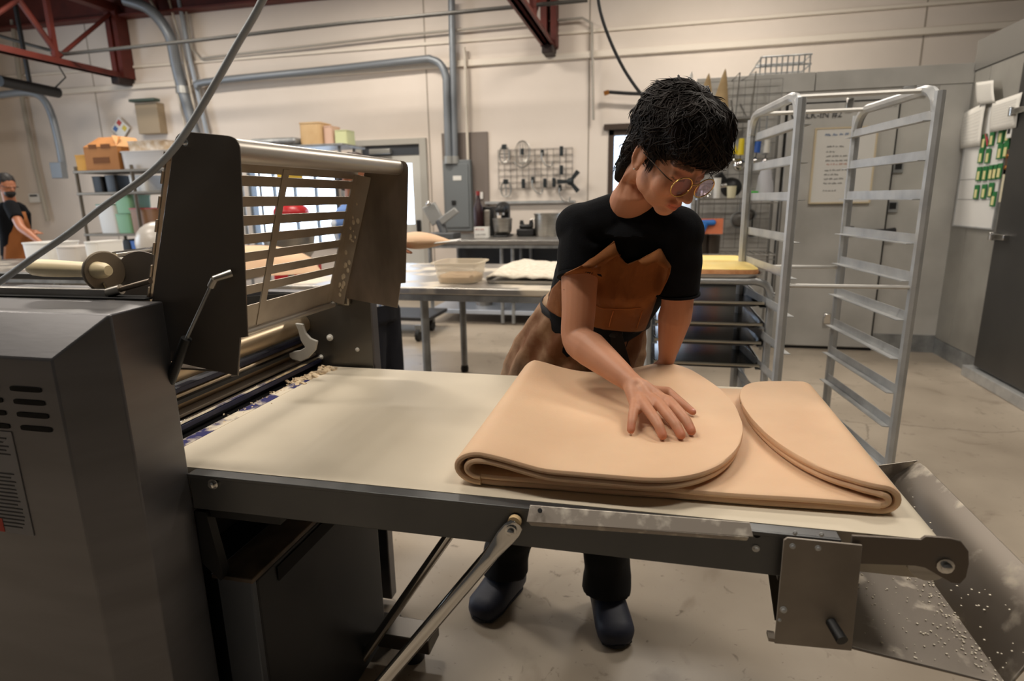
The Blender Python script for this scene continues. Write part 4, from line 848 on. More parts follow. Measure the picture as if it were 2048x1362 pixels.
# hook shaped scraper holder
hk = [(-1.0302, 1.6, 1.0617), (-1.0245, 1.6, 1.0353), (-1.0092, 1.6, 1.0186), (-0.9863, 1.6, 1.0101), (-0.996, 1.6, 0.9814), (-1.0244, 1.6, 0.9547), (-1.0497, 1.6, 0.944), (-1.0786, 1.6, 0.9491), (-1.0943, 1.6, 0.9645), (-1.0688, 1.6, 0.9752), (-1.0476, 1.6, 0.9792), (-1.0293, 1.6, 0.9895), (-1.0424, 1.6, 1.0111), (-1.0476, 1.6, 1.0424), (-1.0555, 1.6, 1.064)]
obj('scraper_holder', G().prism([(p[0], p[2]) for p in hk], 'y', 1.594, 1.604), M('holder_grey', '#a9a69f', .45), ds, bev=.002)
# conveyor table
rail_n = obj('side_rail', G().prism([(-.888, .822), (.30, .822), (.30, .900), (-.888, .896)], 'y', .928, .945), raila, ds, bev=.002)
rail_f = obj('side_rail', G().prism([(-.86, .822), (.44, .822), (.44, .895), (-.86, .895)], 'y', 1.705, 1.722), raila, ds, bev=.002)
obj('rail_lip', G().box(-.888, .30, .925, .952, .892, .899), raila, rail_n, bev=.001)
prof = [(-1.03, .9)]+[(x, .9) for x in (-.6, -.2, .2, .40)]+arc(.43, .866, .034, 90, -90, 10)+[(-.9, .832), (-1.04, .84), (-1.045, .87)]
g = G(); n = len(prof)
ny = 30; v0 = []
rr = random.Random(11)
for i in range(ny+1):
    y = .952+(1.703-.952)*i/ny
    e = min(i, ny-i)/ny
    for (x, z) in prof:
        v0.append(V(x-(.03*max(0, 1-(1.703-y)/.05)**2 if x > .42 and i > ny*.9 else 0), y, z))
g.add(v0, [(i*n+k, i*n+(k+1) % n, (i+1)*n+(k+1) % n, (i+1)*n+k) for i in range(ny) for k in range(n)]+[tuple(range(n))[::-1], tuple(ny*n+k for k in range(n))])
belt = obj('belt', g, beltm, ds)
obj('belt_stain', G().box(-1.028, -.995, .96, 1.55, .8995, .9008), M('blue_stain', '#d8ccb6', .7, 0, '#1c1a5a', 16, (1, 1, 1), lo=.46, hi=.56, detail=8), belt, smooth=False)
g = G()
for i in range(150):
    y = 1.69-abs(rr.gauss(0, .22)); y = max(.97, y); x = -1.02+rr.gauss(0, .012)+(.02 if y > 1.6 else 0)*rr.random(); s = rr.uniform(.0012, .005)*(.5+.9*(y > 1.5))
    m_ = Matrix.Translation((x, y, .9+s*.3)) @ Matrix.Rotation(rr.random()*3, 4, 'Z') @ Matrix.Rotation(rr.random()*.7, 4, 'X')
    g.box(-s, s, -s*1.6, s*1.6, -s*.35, s*.35, m_)
tag(obj('dried_flour_crumbs', g, M('crumb', '#d9c6a6', .9, 0, '#c0a888', 30), belt, smooth=False), kind='stuff')
obj('end_roller', G().tube([(.43, .94, .866), (.43, 1.715, .866)], .03, 18), steel, ds)
bolt((-.83, .928, .883), (0, -1, 0), .011, rail_n); bolt((.178, .928, .868), (0, -1, 0), .006, rail_n, white)
obj('rail_hole', G().lathe((.178, .928, .892), [(.0055, 0), (.0055, .0012)], 12, (0, -1, 0)), dkgap, rail_n)
fl = obj('floured_guard_strip', G().slab([(-0.1913, 0.924, 0.9067), (0.1654, 0.924, 0.9144), (0.1701, 0.912, 0.8965), (-0.1953, 0.912, 0.8806)], .0025).slab([(-0.1929, 0.913, 0.8793), (0.1638, 0.913, 0.8934), (0.1634, 0.925, 0.8808), (-0.1902, 0.925, 0.8661)], .002), floured, ds, bev=.001)
obj('strip_hole', G().lathe((-0.1725, 0.917, 0.9012), [(.004, 0), (.004, .003)], 10, (0, -.6, .7)), dkgap, fl)
bp_ = obj('motor_bracket_plate', G().prism([(.214, .714), (.327, .720), (.323, .905), (.218, .905), (.213, .90)], 'y', .905, .909), M('plate_warm', '#a39a8f', .5, .4, '#8d847a', 9), ds, bev=.001)
for p in ((1590,1063), (1640,1066), (1585,1092), (1636,1095), (1566,1218), (1560,1238)): pass
for px_, r in (((0.2278, 0.905, 0.9146), .0035), ((0.265, 0.905, 0.9165), .0035), ((0.2261, 0.905, 0.892), .0045), ((0.2622, 0.905, 0.8932), .0045), ((0.2223, 0.905, 0.7788), .0055), ((0.218, 0.905, 0.7588), .003)): bolt((px_[0], .905, px_[2]), (0, -1, 0), r, bp_, alu)
q = (0.2975, 0.905, 0.7609)
obj('rubber_stop', G().tube([(q[0]-.005, .906, q[2]+.006), (q[0]+.004, .875, q[2]-.002)], [.008, .009], 14), black, bp_)
obj('bracket_edge', G().box(.205, .216, .906, .925, .716, .722), M('plate_warm'), bp_, smooth=False)
ep = [(0.3103, 0.918, 0.9143), (0.4026, 0.918, 0.9188), (0.4084, 0.918, 0.9253), (0.4397, 0.918, 0.9258), (0.4543, 0.918, 0.9227), (0.466, 0.918, 0.9078), (0.4694, 0.918, 0.8876), (0.4686, 0.918, 0.8649), (0.4624, 0.918, 0.853), (0.4506, 0.918, 0.853), (0.4307, 0.918, 0.8638), (0.4136, 0.918, 0.8733), (0.4, 0.918, 0.8749), (0.3096, 0.918, 0.867)]
poly = [(p[0], p[2]) for p in ep]
e1 = obj('end_plate', G().prism(poly, 'y', .914, .919), M('end_plate_dark', '#766d64', .42, .6), ds, bev=.001)
bolt((.438, .914, .882), (0, -1, 0), .012, e1); bolt((0.3113, 0.914, 0.8939), (0, -1, 0), .005, e1)
obj('belt_gap_shade', G().box(.345, .405, .924, .952, .893, .897), dkgap, ds, smooth=False)  # black strip standing in for the shade between end plate and belt
# struts
def strut(y, a, b, r=.014):
    A, B_ = V(a[0], y, a[1]), V(b[0], y, b[1]); d_ = (B_-A).normalized(); nrm = V(0, 1, 0); sd = d_.cross(nrm)
    t = obj('support_strut', G().loft([(A+d_*s, sd*w_, nrm*h) for s, w_, h in ((-.018, .006, .002), (-.014, .013, .002), (0, .0165, .002), (.02, .0165, .002), (.04, .015, .004), (.065, .0135, .010), (.09, r, r), ((B_-A).length, r, r))], 20), chrome, ds)
    return t
s1_ = strut(.912, (-.222, .862), (-.80, .075)); bolt((-.222, .910, .862), (0, -1, 0), .0105, s1_)
obj('pivot_bush', G().lathe((-.218, .924, .874), [(.012, 0), (.012, .01)], 14, (0, -1, 0)), M('bush_yellow', '#d6b98a', .6), s1_)
strut(1.38, (-.33, .815), (-.85, .02))
obj('rail_lower_edge', G().box(-.888, -.70, .94, .965, .8, .824), black, ds, smooth=False)
# lower body
lbm = M('lower_body', '#3a3b3d', .4, .8, '#323335', 3)
lo = obj('lower_body', G().box(-2.0, -.79, .962, 1.52, .06, .648), lbm, ds, bev=.006)
obj('corner_post', G().box(-.872, -.79, .945, .962, .04, .655), M('post_bluegrey', '#5a5f66', .45, .8), ds, bev=.003)
obj('top_ledge', G().box(-.885, -.786, .945, 1.52, .65, .662), M('ledge_brown', '#6b5f55', .5, .8, '#4a443f', 14), ds, bev=.002)
obj('slot', G().box(-.788, -.7865, 1.03, 1.30, .60, .635), dkgap, lo, smooth=False)
obj('hinge_arm', G().slab([(-.862, .95, .815), (-.89, .95, .815), (-.892, .95, .70), (-.85, .95, .66), (-.842, .95, .68)], .02), black, ds)
obj('base_frame', G().box(-2.2, -.78, .86, .93, .0, .07).box(-2.2, -.78, 1.55, 1.62, 0, .07), M('base_steel', '#6f6b66', .4, .9), ds, bev=.004)
obj('base_foot', G().lathe((-.70, 1.52, 0), [(.035, 0), (.035, .07), (.02, .09)], 16), black, ds)
obj('base_crossbar', G().box(-.79, -.62, 1.46, 1.55, .07, .12), M('base_steel'), ds, bev=.004)
# under-table brace
obj('belt_brace', G().slab([(.235, 1.30, .82), (.275, 1.30, .82), (.285, 1.12, .60), (.262, 1.12, .60)], .006), M('brace_dark', '#4a463f', .5, .6), ds, smooth=False)
obj('belt_cross_member', G().box(.22, .29, .95, 1.7, .80, .83), M('brace_dark'), ds, smooth=False)
# catch tray
sec = [(.322, .722), (.325, .712), (.555, .680), (.588, .757), (.633, .802), (.640, .796)]
rows = []
for y, dz in ((.925, 0), (.93, .0), (1.10, 0), (1.30, 0), (1.47, .0), (1.50, -.004), (1.515, -.02)):
    rows.append([V(x-(0.02 if y > 1.51 else 0), y, z+dz) for x, z in sec])
g = G().grid(rows)
tr = obj('catch_tray', g, M('tray_steel', '#90887f', .4, .75, '#c9c0b2', 16, lo=.58, hi=.7, detail=9, rough2=.6), ds)
s_ = tr.modifiers.new('t', 'SOLIDIFY'); s_.thickness = .003
g = G(); rr = random.Random(2)
for i in range(420):
    x = rr.choice([rr.uniform(.34, .55), .555-abs(rr.gauss(0, .025))]); y = rr.uniform(.93, 1.45); s = rr.uniform(.0005, .0016); z = .712-(x-.325)*.139+.0015
    g.box(-s, s, -s, s, -s*.4, s*.4, Matrix.Translation((x, y, z)) @ Matrix.Rotation(rr.random()*3, 4, 'Z'))
for i in range(60):
    y = rr.uniform(.93, 1.4); s = rr.uniform(.0006, .0015); f = rr.random(); x = .555+.033*f; z = .68+.077*f+.002
    g.box(-s, s, -s, s, -s*.4, s*.4, Matrix.Translation((x-.002, y, z)))
tag(obj('flour_specks', g, M('speck', '#efe6d4', .9), tr, smooth=False), kind='stuff')
obj('tray_hanger', G().box(.30, .34, 1.45, 1.5, .70, .82).box(.30, .33, 1.45, 1.5, .80, .83), alud, ds, smooth=False)
obj('tray_end_wall', G().prism([(.322, .722), (.325, .712), (.555, .680), (.588, .757), (.633, .80)], 'y', 1.508, 1.511), M('tray_steel'), ds, smooth=False)
# raised guard
def rc(poly, r=.02, n=5, idx=()):
    out = []
    for i, p in enumerate(poly):
        if i in idx:
            a, b = V(*poly[i-1]), V(*poly[(i+1) % len(poly)]); P = V(*p); u = (a-P).normalized()*r; w_ = (b-P).normalized()*r
            for k in range(n+1):
                t = k/n; out.append(tuple((P+u)*(1-t)**2+P*2*t*(1-t)+(P+w_)*t*t))
        else: out.append(tuple(p))
    return out
gp_ = rc([(-.824, 1.548), (-.698, 1.533), (-.7285, 1.180), (-.744, 1.178), (-.760, 1.102), (-.928, 1.128), (-.948, 1.19)], .024, 6, (0, 1))
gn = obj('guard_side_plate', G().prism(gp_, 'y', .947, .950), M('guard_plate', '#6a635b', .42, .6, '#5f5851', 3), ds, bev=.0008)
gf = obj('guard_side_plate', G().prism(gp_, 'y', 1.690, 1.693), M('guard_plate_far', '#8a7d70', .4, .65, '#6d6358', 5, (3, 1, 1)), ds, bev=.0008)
bolt((-.806, .947, 1.527), (0, -1, 0), .0065, gn)
obj('plate_hem', G().box(-.93, -.775, .950, .975, 1.108, 1.112).tube([(-.745, .948, 1.178), (-.761, .948, 1.104), (-.775, .948, 1.102)], .0016, 6), guardm, gn)
obj('guard_tube', G().tube([(-.735, .950, 1.513), (-.735, 1.69, 1.517)], .0215, 28), M('tube_steel', '#c4bdb3', .36, .85), ds)
obj('guard_end_rod', G().tube([(-.985, .95, 1.108), (-.982, 1.70, 1.106)], .0085, 14), M('tube_steel'), ds)
def gp3(z): return -.862-(1.50-z)*(.985-.862)/(1.50-1.12)
def gslab(name, z0, z1, y0, y1, t=.002): return obj(name, G().slab([(gp3(z0), y0, z0), (gp3(z0), y1, z0), (gp3(z1), y1, z1), (gp3(z1), y0, z1)], t), grillm, ds, smooth=False)
gslab('grill_top_strip', 1.487, 1.512, .950, 1.69)
obj('grill_return', G().slab([(-.735, .95, 1.494), (-.735, 1.69, 1.496), (gp3(1.512), 1.69, 1.512), (gp3(1.512), .95, 1.512)], .002), grillm, ds, smooth=False)
for z in (1.462, 1.418, 1.376, 1.334, 1.292, 1.250, 1.210): gslab('slat', z-.003, z+.019, .950, 1.69)
gslab('grill_bottom_panel', 1.105, 1.178, .950, 1.69)
for y in (.955, 1.315, 1.665): gslab('grill_rib', 1.12, 1.50, y, y+.024, .004)
obj('grill_flange', G().slab([(gp3(1.50), 1.686, 1.50), (gp3(1.50)+.045, 1.686, 1.49), (gp3(1.12)+.045, 1.686, 1.11), (gp3(1.12), 1.686, 1.12)], .003), grillm, ds, smooth=False)
g = G(); rr = random.Random(6)
for i in range(26):
    f = rr.random(); z = 1.14+.28*f; s = rr.uniform(.002, .006); g.ell((gp3(z)+.03+rr.gauss(0, .008), 1.6845, z), s, .0008, s*1.5, 8, 5)
tag(obj('flour_smears', g, M('smear', '#cdbfa8', .9), gf), kind='stuff')
# gas strut
obj('gas_strut', G().tube([(-.768, .925, 1.288), (-.846, .925, 1.173)], .0032, 10), alud, ds)
obj('gas_cylinder', G().tube([(-.843, .925, 1.178), (-.895, .925, 1.09)], .0095, 12), black, ds)
obj('strut_joint', G().tube([(-.775, .925, 1.276), (-.765, .925, 1.290)], .007, 10).tube([(-.766, .922, 1.290), (-.745, .945, 1.298)], [.006, .008], 10), steel, ds)
# handle, toothed disc and bars on the left
hy = .97
HP = V((-1.2336, 0.97, 1.3015)); HQ = V((-1.0463, 0.97, 1.2973)); L_ = (HQ-HP)
g = G(); u = V(0, 1, 0); w_ = V(0, 0, 1)
g.loft([(HP+L_*t, u*r, w_*r) for t, r in ((-.015, .006), (0, .013), (.04, .016), (.15, .0175), (.35, .0172), (.6, .0155), (.75, .015), (.88, .017), (.97, .015), (1.02, .010))], 22)
obj('wooden_handle', g, M('handle_cream', '#f0dfb8', .45, 0, '#e8d5ab', 8, (1, 6, 6)), ds)
DC = V((-1.0726, 0.985, 1.2933))
dn = V(1, -.25, 0).normalized(); du = V(0, 0, 1); dv = dn.cross(du)
g = G(); R_ = .041
g.loft([(DC+dn*d_, du*r, dv*r) for d_, r in ((0, R_*.94), (.002, R_), (.006, R_), (.008, R_*.94))], 36)
dsc = obj('setting_disc', g, M('disc_bronze', '#7d7365', .5, .8), ds)
g = G()
for k in range(18):
    a = 2*pi*k/18; c_ = DC+(du*cos(a)+dv*sin(a))*R_*.78-dn*.001
    g.tube([c_-(du*cos(a)+dv*sin(a))*.007, c_+(du*cos(a)+dv*sin(a))*.007], .0016, 5)
obj('disc_notches', g, chrome, dsc)
obj('disc_pin', G().tube([DC-dn*.012+V(0, 0, -.01), V((-1.0271, 0.95, 1.2422))], .0035, 8), chrome, ds)
A = V((-1.0288, 0.95, 1.2569)); B_ = V((-0.9282, 0.95, 1.2808))
obj('lever_pin', G().tube([A, A.lerp(B_, .3)], .0095, 14), steel, ds); obj('lever_pin', G().tube([A.lerp(B_, .28), B_], .0055, 12), M('pin_brown', '#7a6d5f', .35, .8), ds)
GD = V((-1.0201, 1.03, 1.2679))
obj('round_plate', G().lathe(GD+V(0, .0, 0), [(.062, 0), (.062, .004)], 40, (.15, -1, 0)), M('matt_grey_disc', '#77706a', .6, .3), ds)
obj('adjust_bar', G().box(-2.3, -1.0334, .945, .965, 1.2363, 1.2634), steelx, ds, bev=.002)
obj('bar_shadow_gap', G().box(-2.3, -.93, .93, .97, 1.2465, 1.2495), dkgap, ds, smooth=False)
A, B_ = V((-1.1078, 1.05, 1.3201)), V((-1.1388, 1.2, 1.3205))
obj('guide_bar', G().tube([A, B_], .007, 10), chrome, ds)
A, B_ = V((-1.1695, 1.1, 1.291)), V((-1.1705, 1.15, 1.2879))
obj('spindle', G().tube([A, B_], [.006, .01], 10).tube([A+V(0, 0, -.03), B_+V(0, 0, -.03)], .007, 10), chrome, ds)
obj('far_guide_rail', G().box(-2.4, -1.3, 1.5, 1.54, 1.1983, 1.2177), raila, ds, bev=.003)
# ------------------------------------------------------------------ grey power cable in the foreground
pc = thing('power_cable', (-.75, .87, 1.2), 'thick grey power cable sweeping down from the ceiling past the guard', 'cable')
pts = [(-0.5181, 0.93, 1.8674), (-0.6067, 0.92, 1.7327), (-0.6547, 0.91, 1.6677), (-0.6968, 0.9, 1.6091), (-0.7501, 0.89, 1.5415), (-0.7881, 0.88, 1.4996), (-0.8346, 0.87, 1.4637), (-0.9111, 0.86, 1.4209), (-0.981, 0.85, 1.3773), (-1.0672, 0.84, 1.3305), (-1.1315, 0.83, 1.293), (-1.2375, 0.83, 1.2481)]
pts = [tuple(V(*p)) for p in pts]
pts = [(pts[0][0]+.3, .95, 3.2), (pts[0][0]+.12, .94, 2.4)]+pts
obj('cable', G().tube(pts, .0058, 10, 5), M('cable_grey', '#a3a9af', .5), pc)
# ------------------------------------------------------------------ folded dough
T = .0122
dg_ = thing('dough_sheet', (0, 1.3, .9), 'large pale dough sheet folded over on itself on the belt', 'dough')
def sheet2(name, path, yf, yb, t, zadd, taper, nv=26, mat=doughm):
    # path: list of (x, z, top?) ; yf/yb: functions of path index fraction / x; closed shell with rounded rims
    P = [V(p[0], 0, p[1]) for p in path]; n = len(P); N_ = []
    for i in range(n):
        d_ = (P[min(i+1, n-1)]-P[max(i-1, 0)]).normalized(); N_.append(V(-d_.z, 0, d_.x))
    def pt(i, v, side):
        p = P[i]; x = p.x; y0, y1 = yf(i, x), yb(i, x); y = y0+(y1-y0)*v
        ed = min(v, 1-v)*(y1-y0); k = sqrt(max(0.0, 1-(1-min(1, ed/(t*.55)))**2))
        ei = taper(i); k = min(k, ei)
        return V(x, y, p.z+zadd(i, x, v, y))+N_[i]*(t/2*side*max(k, .02))
    vs_ = [0]+[.004, .012, .025]+[.025+(.95)*(j/(nv-1)) for j in range(1, nv-1)]+[.975, .988, .996, 1]
    m = len(vs_); g = G(); vv = []
    for side in (1, -1):
        for i in range(n):
            for v in vs_: vv.append(pt(i, v, side))
    f = []; S = n*m
    for i in range(n-1):
        for j in range(m-1):
            f.append((i*m+j, (i+1)*m+j, (i+1)*m+j+1, i*m+j+1)); f.append((S+i*m+j, S+i*m+j+1, S+(i+1)*m+j+1, S+(i+1)*m+j))
        f.append((i*m, S+i*m, S+(i+1)*m, (i+1)*m)); f.append((i*m+m-1, (i+1)*m+m-1, S+(i+1)*m+m-1, S+i*m+m-1))
    for j in range(m-1):
        f.append((j, j+1, S+j+1, S+j)); a = (n-1)*m; f.append((a+j, S+a+j, S+a+j+1, a+j+1))
    g.add(vv, f); return obj(name, g, mat, dg_)
gs = lambda a, w_: math.exp(-(a/w_)**2)
# base sheets (two layers) running the whole length
XL, XR = -.345, .405
def base_yf(i, x): return .985+(.03*(x-XL)/(XR-XL))+.012*gs(x-XL, .05)
def base_yb(i, x): return 1.60+.02*(x-XL)
for k in range(2):
    path = [(-.298+(.380+.298)*i/30, .9+T*(.55+k*1.0)+.0003) for i in range(31)]
    sheet2('bottom_layer', path, lambda i, x: base_yf(i, x)-.004*k, base_yb, T, lambda i, x, v, y: .0008*sin(x*25+k), lambda i: 1)
# left flap: two nested layers looping over
def flap_left(k):
    RO = .0285; ro = RO-k*T; cx = -.298; cz = .9+T*.55+RO
    ztop = .9+.053-k*T
    path = [(-.05, .9+T*(2.5+.0*k)-.003)] if False else []
    a0 = [(cx+ro*1.6*cos(radians(t)), cz+ro*sin(radians(t))) for t in range(270, 89, -12)]
    a0 = [(x, z) for x, z in a0]
    tip = .196-.004*k
    # top run with a dip after the loop then level
    m = 46; run = []
    for i in range(1, m+1):
        f = (i/m); f = 1-(1-f)**1.6
        x = cx+(tip-cx)*f; zt_ = .9+T*(4.0-k*1.0)+.0025
        s = min(1, (x-cx)/.15); bl_ = s*s*(3-2*s)
        z = (cz+ro)*(1-bl_)+zt_*bl_
        run.append((x, z))
    path = a0+run; na = len(a0); n = len(path)
    def half(x):      # outline of the round free end
        f = min(1, max(0, (x-(-.02))/(tip+.02))); return sqrt(max(0, 1-f**2.4))
    def yf(i, x):
        if i < na: return .985-.003*k
        yb_ = .958+.25*(0 if x < -.02 else 0); base = .985-.022*min(1, (x-cx)/.12)
        mid = 1.30; return mid-(mid-base-.02*max(0, x))*half(x)
    def yb(i, x):
        if i < na: return 1.575
        mid = 1.30; top = 1.575+.085*min(1, max(0, (x-cx)/.36)); return mid+(top-mid)*half(x)**.9
    def za(i, x, v, y):
        h = 0 if i < na//2 else min(1, (i-na//2)/6)
        u = min(1, max(0, (y-1.0)/.6))
        return h*(.024*gs(x+.33, .07)*u**1.6 + .02*gs(x-.055, .10)*u**5 - .006*gs(x+.12, .09)*u*u)
    return sheet2('left_flap', path, yf, yb, T, za, lambda i: min(1, sqrt(max(0, 1-(1-min(1, (n-1-i)/2.2))**2))))
for k in range(2): flap_left(k)
def flap_right(k):
    RO = .0215; ro = RO-k*T; cx = .380; cz = .9+T*.55+RO
    a0 = [(cx+ro*1.25*cos(radians(t)), cz+ro*sin(radians(t))) for t in range(-90, 91, 12)]
    m = 30; run = []; tip = .212+.004*k
    for i in range(1, m+1):
        f = 1-(1-i/m)**1.6; x = cx+(tip-cx)*f; zt_ = .9+T*(3.95-k)+.001; s = min(1, (cx-x)/.09); b_ = s*s*(3-2*s)
        run.append((x, (cz+ro)*(1-b_)+zt_*b_))
    path = a0+run; na = len(a0); n = len(path)
    def fr(x): return min(1, max(0, (cx-x)/(cx-tip)))
    def yf(i, x):
        if i < na: return 1.015-.003*k
        f = fr(x); return 1.015+.012*min(1, f*4)+.40*(1-sqrt(max(0, 1-f**2.1)))+.0
    def yb(i, x):
        if i < na: return 1.605
        f = fr(x); return 1.605-.175*(1-sqrt(max(0, 1-f**5)))-.02*f
    def za(i, x, v, y):
        f = fr(x); return -.002*f*(1-v) if i >= na else 0
    return sheet2('right_flap', path, yf, yb, T, za, lambda i: min(1, sqrt(max(0, 1-(1-min(1, (n-1-i)/2.2))**2))))
for k in range(2): flap_right(k)

# ------------------------------------------------------------------ people
def remesh(g, voxel, smooth=3, fac=.5):
    me = bpy.data.meshes.new('tmp'); me.from_pydata(g.v, [], g.f); me.validate(); fixn(me)
    o = bpy.data.objects.new('tmp', me); COL.objects.link(o)
    r = o.modifiers.new('r', 'REMESH'); r.mode = 'VOXEL'; r.voxel_size = voxel
    if smooth: s_ = o.modifiers.new('s', 'SMOOTH'); s_.iterations = smooth; s_.factor = fac
    dg = bpy.context.evaluated_depsgraph_get(); dg.update()
    m2 = bpy.data.meshes.new_from_object(o.evaluated_get(dg))
    bpy.data.objects.remove(o); bpy.data.meshes.remove(me)
    out = G(); out.v = [tuple(v.co) for v in m2.vertices]; out.f = [tuple(p.vertices) for p in m2.polygons]
    bpy.data.meshes.remove(m2); return out
def ogroup(name, g, mat, par, **k):
    o = obj(name, g, mat, par, **k)
    for p in o.data.polygons: p.use_smooth = True
    try: o.data.set_sharp_from_angle(angle=pi)
    except Exception: pass
    return o
# --- main worker: frames and joints
person = thing('person', (-.25, 1.87, 0), 'person in black t-shirt, brown apron and round gold glasses pressing folded dough', 'person')
hc = V(.031, 1.451, 1.511); HS = .99
hr, hu, hf = V(.763, .645, -.040), V(.420, -.447, .790), V(.492, -.619, -.612)
def H(a, b, c): return hc+(hr*a+hu*b+hf*c)*HS
pel, wai, che, nb = V(-.235, 1.885, .93), V(-.165, 1.815, 1.07), V(-.085, 1.67, 1.25), V(-.062, 1.575, 1.385)
rsh, relb, rwr = V(-.185, 1.585, 1.345), V(-.178, 1.475, 1.075), V((-0.0262, 1.285, 1.0171))
lsh, lelb, lwr = V(.060, 1.58, 1.335), V(.066, 1.60, 1.15), V(.046, 1.645, .985)
rank, lank = V(-.48, 1.88, .09), V(-.115, 1.85, .09)
fr_t = (hr, hf, hu)
def head_geo(g):
    E = lambda a, b, c, ra, rb, rc_, n=20: g.ell(H(a, b, c), ra, rb, rc_, n, 14, fr_t)   # radii order r, f, u
    E(0, .035, -.015, .074, .092, .088); E(0, -.012, .026, .062, .066, .080); E(0, -.062, .030, .054, .054, .050); E(0, -.096, .060, .026, .023, .020)
    for s_ in (-1, 1):
        E(s_*.034, -.036, .056, .027, .029, .034); E(s_*.042, -.058, .012, .018, .035, .034)
        g.cap(H(s_*.012, .020, .083), .012, H(s_*.040, .022, .068), .011)
        E(s_*.0305, .000, .072, .0175, .0135, .0125)
        E(s_*.0135, -.043, .098, .0085, .0105, .0075)
        # ear
        g.ell(H(s_*.0745, -.008, -.008), .006, .018, .030, 16, 10, fr_t)
        pts = [H(s_*(.078+.006*sin(t)), -.008+.030*cos(t)-.001, -.008-.017*sin(t)+.004) for t in [x*pi/8-.6 for x in range(0, 11)]]
        g.tube(pts, .0048, 8)
        g.ell(H(s_*.077, -.036, .000), .005, .008, .009, 12, 8, fr_t)
    g.cap(H(0, .008, .084), .010, H(0, -.034, .107), .0118); g.ell(H(0, -.038, .110), .0122, .0118, .0105, 14, 10, fr_t)
    g.cap(H(-.019, -.0685, .080), .0050, H(-.006, -.0655, .0905), .0068); g.cap(H(.019, -.0685, .080), .0050, H(.006, -.0655, .0905), .0068)
    g.cap(H(-.015, -.0765, .080), .0052, H(0, -.0785, .0885), .0076); g.cap(H(.015, -.0765, .080), .0052, H(0, -.0785, .0885), .0076)
    g.cap(H(0, -.058, .086), .008, H(0, -.05, .09), .007)
def taper(g, pts, n=18):
    g.tube([p for p, r in pts], [r for p, r in pts], n, smooth=4)
    g.ell(pts[0][0], pts[0][1], pts[0][1], pts[0][1], 14, 8); g.ell(pts[-1][0], pts[-1][1], pts[-1][1], pts[-1][1], 14, 8)
def torso_rings(infl=0):
    F = V(.10, -1, -.05).normalized()
    def ring(c, rx, ry, ax=None):
        t = ax or V(1, 0, 0); return (c, t*(rx+infl), (V(0, -1, 0)-V(0, 0, 1)*.0).normalized()*(ry+infl))
    lean = (che-wai).normalized(); side = V(1, .12, -.02).normalized(); fwd = side.cross(lean).normalized()
    R = [(pel-V(0, 0, .12), .150, .105), (pel, .165, .112), (pel.lerp(wai, .5), .152, .105), (wai, .138, .098), (wai.lerp(che, .5), .146, .102), (che, .154, .112), (che.lerp(nb, .55)+V(0, .015, 0), .142, .094), (nb+V(0, .02, -.01), .085, .062), (nb+V(0, .01, .02), .05, .05)]
    out = []
    for i, (c, rx, ry) in enumerate(R):
        s_ = V(1, 0, 0) if i < 3 else side; f = V(0, 1, 0) if i < 3 else fwd
        out.append((c, s_*(rx+infl), f*(ry+infl)))
    return out
def hand_geo(g):
    zt = .966
    Zp = {k: V(v) for k, v in dict(pm=(-0.0272, 1.2083, 0.992), pt=(-0.0305, 1.1501, 0.968), rm=(-0.002, 1.2052, 0.998), rp=(0.0154, 1.1622, 0.99), rt=(0.0305, 1.1325, 0.968), mm=(0.0222, 1.2324, 1.0), mp=(0.0427, 1.1792, 0.992), mt=(0.0656, 1.1418, 0.968), im=(0.043, 1.2552, 0.998), ip=(0.066, 1.2038, 0.99), it=(0.0867, 1.167, 0.968), tm=(0.0429, 1.3423, 0.99), tp=(0.0756, 1.2999, 0.978), tt=(0.096, 1.2798, 0.968)).items()}
    w_ = rwr
    def fing(ks, r0, r1, mid=None):
        P = [Zp[k] for k in ks]; b = w_.lerp(P[0], .45)+V(0, 0, -.004)
        if len(P) == 2: P = [P[0], P[0].lerp(P[1], .5)+V(0, 0, .005), P[1]]
        pts = [b, P[0], P[1], P[1].lerp(P[2], .55)+V(0, 0, .004), P[2]]
        rad = [r0*1.05, r0, r0*.93, (r0+r1)/2*.97, r1]
        for a, b_, ra, rb in zip(pts[:-1], pts[1:], rad[:-1], rad[1:]): g.cap(a, ra*1.26, b_, rb*1.24, 14)
    fing(('pm', 'pt'), .0088, .0068); fing(('rm', 'rp', 'rt'), .0098, .0076); fing(('mm', 'mp', 'mt'), .0102, .0080); fing(('im', 'ip', 'it'), .0100, .0078)
    P = [w_+V(.018, -.006, -.008), Zp['tm'], Zp['tp'], Zp['tt']]
    for a, b_, ra, rb in zip(P[:-1], P[1:], (.015, .0125, .0098), (.0125, .0098, .0078)): g.cap(a, ra, b_, rb, 14)
    # palm
    c = (Zp['pm']+Zp['im']+w_*1.0)/3
    g.cap(w_+V(-.010, 0, 0), .0185, Zp['pm'].lerp(Zp['rm'], .2)+V(0, .01, -.006), .0115); g.cap(w_+V(.004, 0, .001), .0200, Zp['mm'].lerp(Zp['rm'], .4)+V(0, .008, -.006), .0125); g.cap(w_+V(.014, 0, 0), .0180, Zp['im']+V(-.002, .008, -.006), .0120)
    g.cap(w_.lerp(Zp['pm'], .5)+V(0, 0, -.006), .0145, w_.lerp(Zp['im'], .55)+V(0, 0, -.006), .0145)
    return Zp
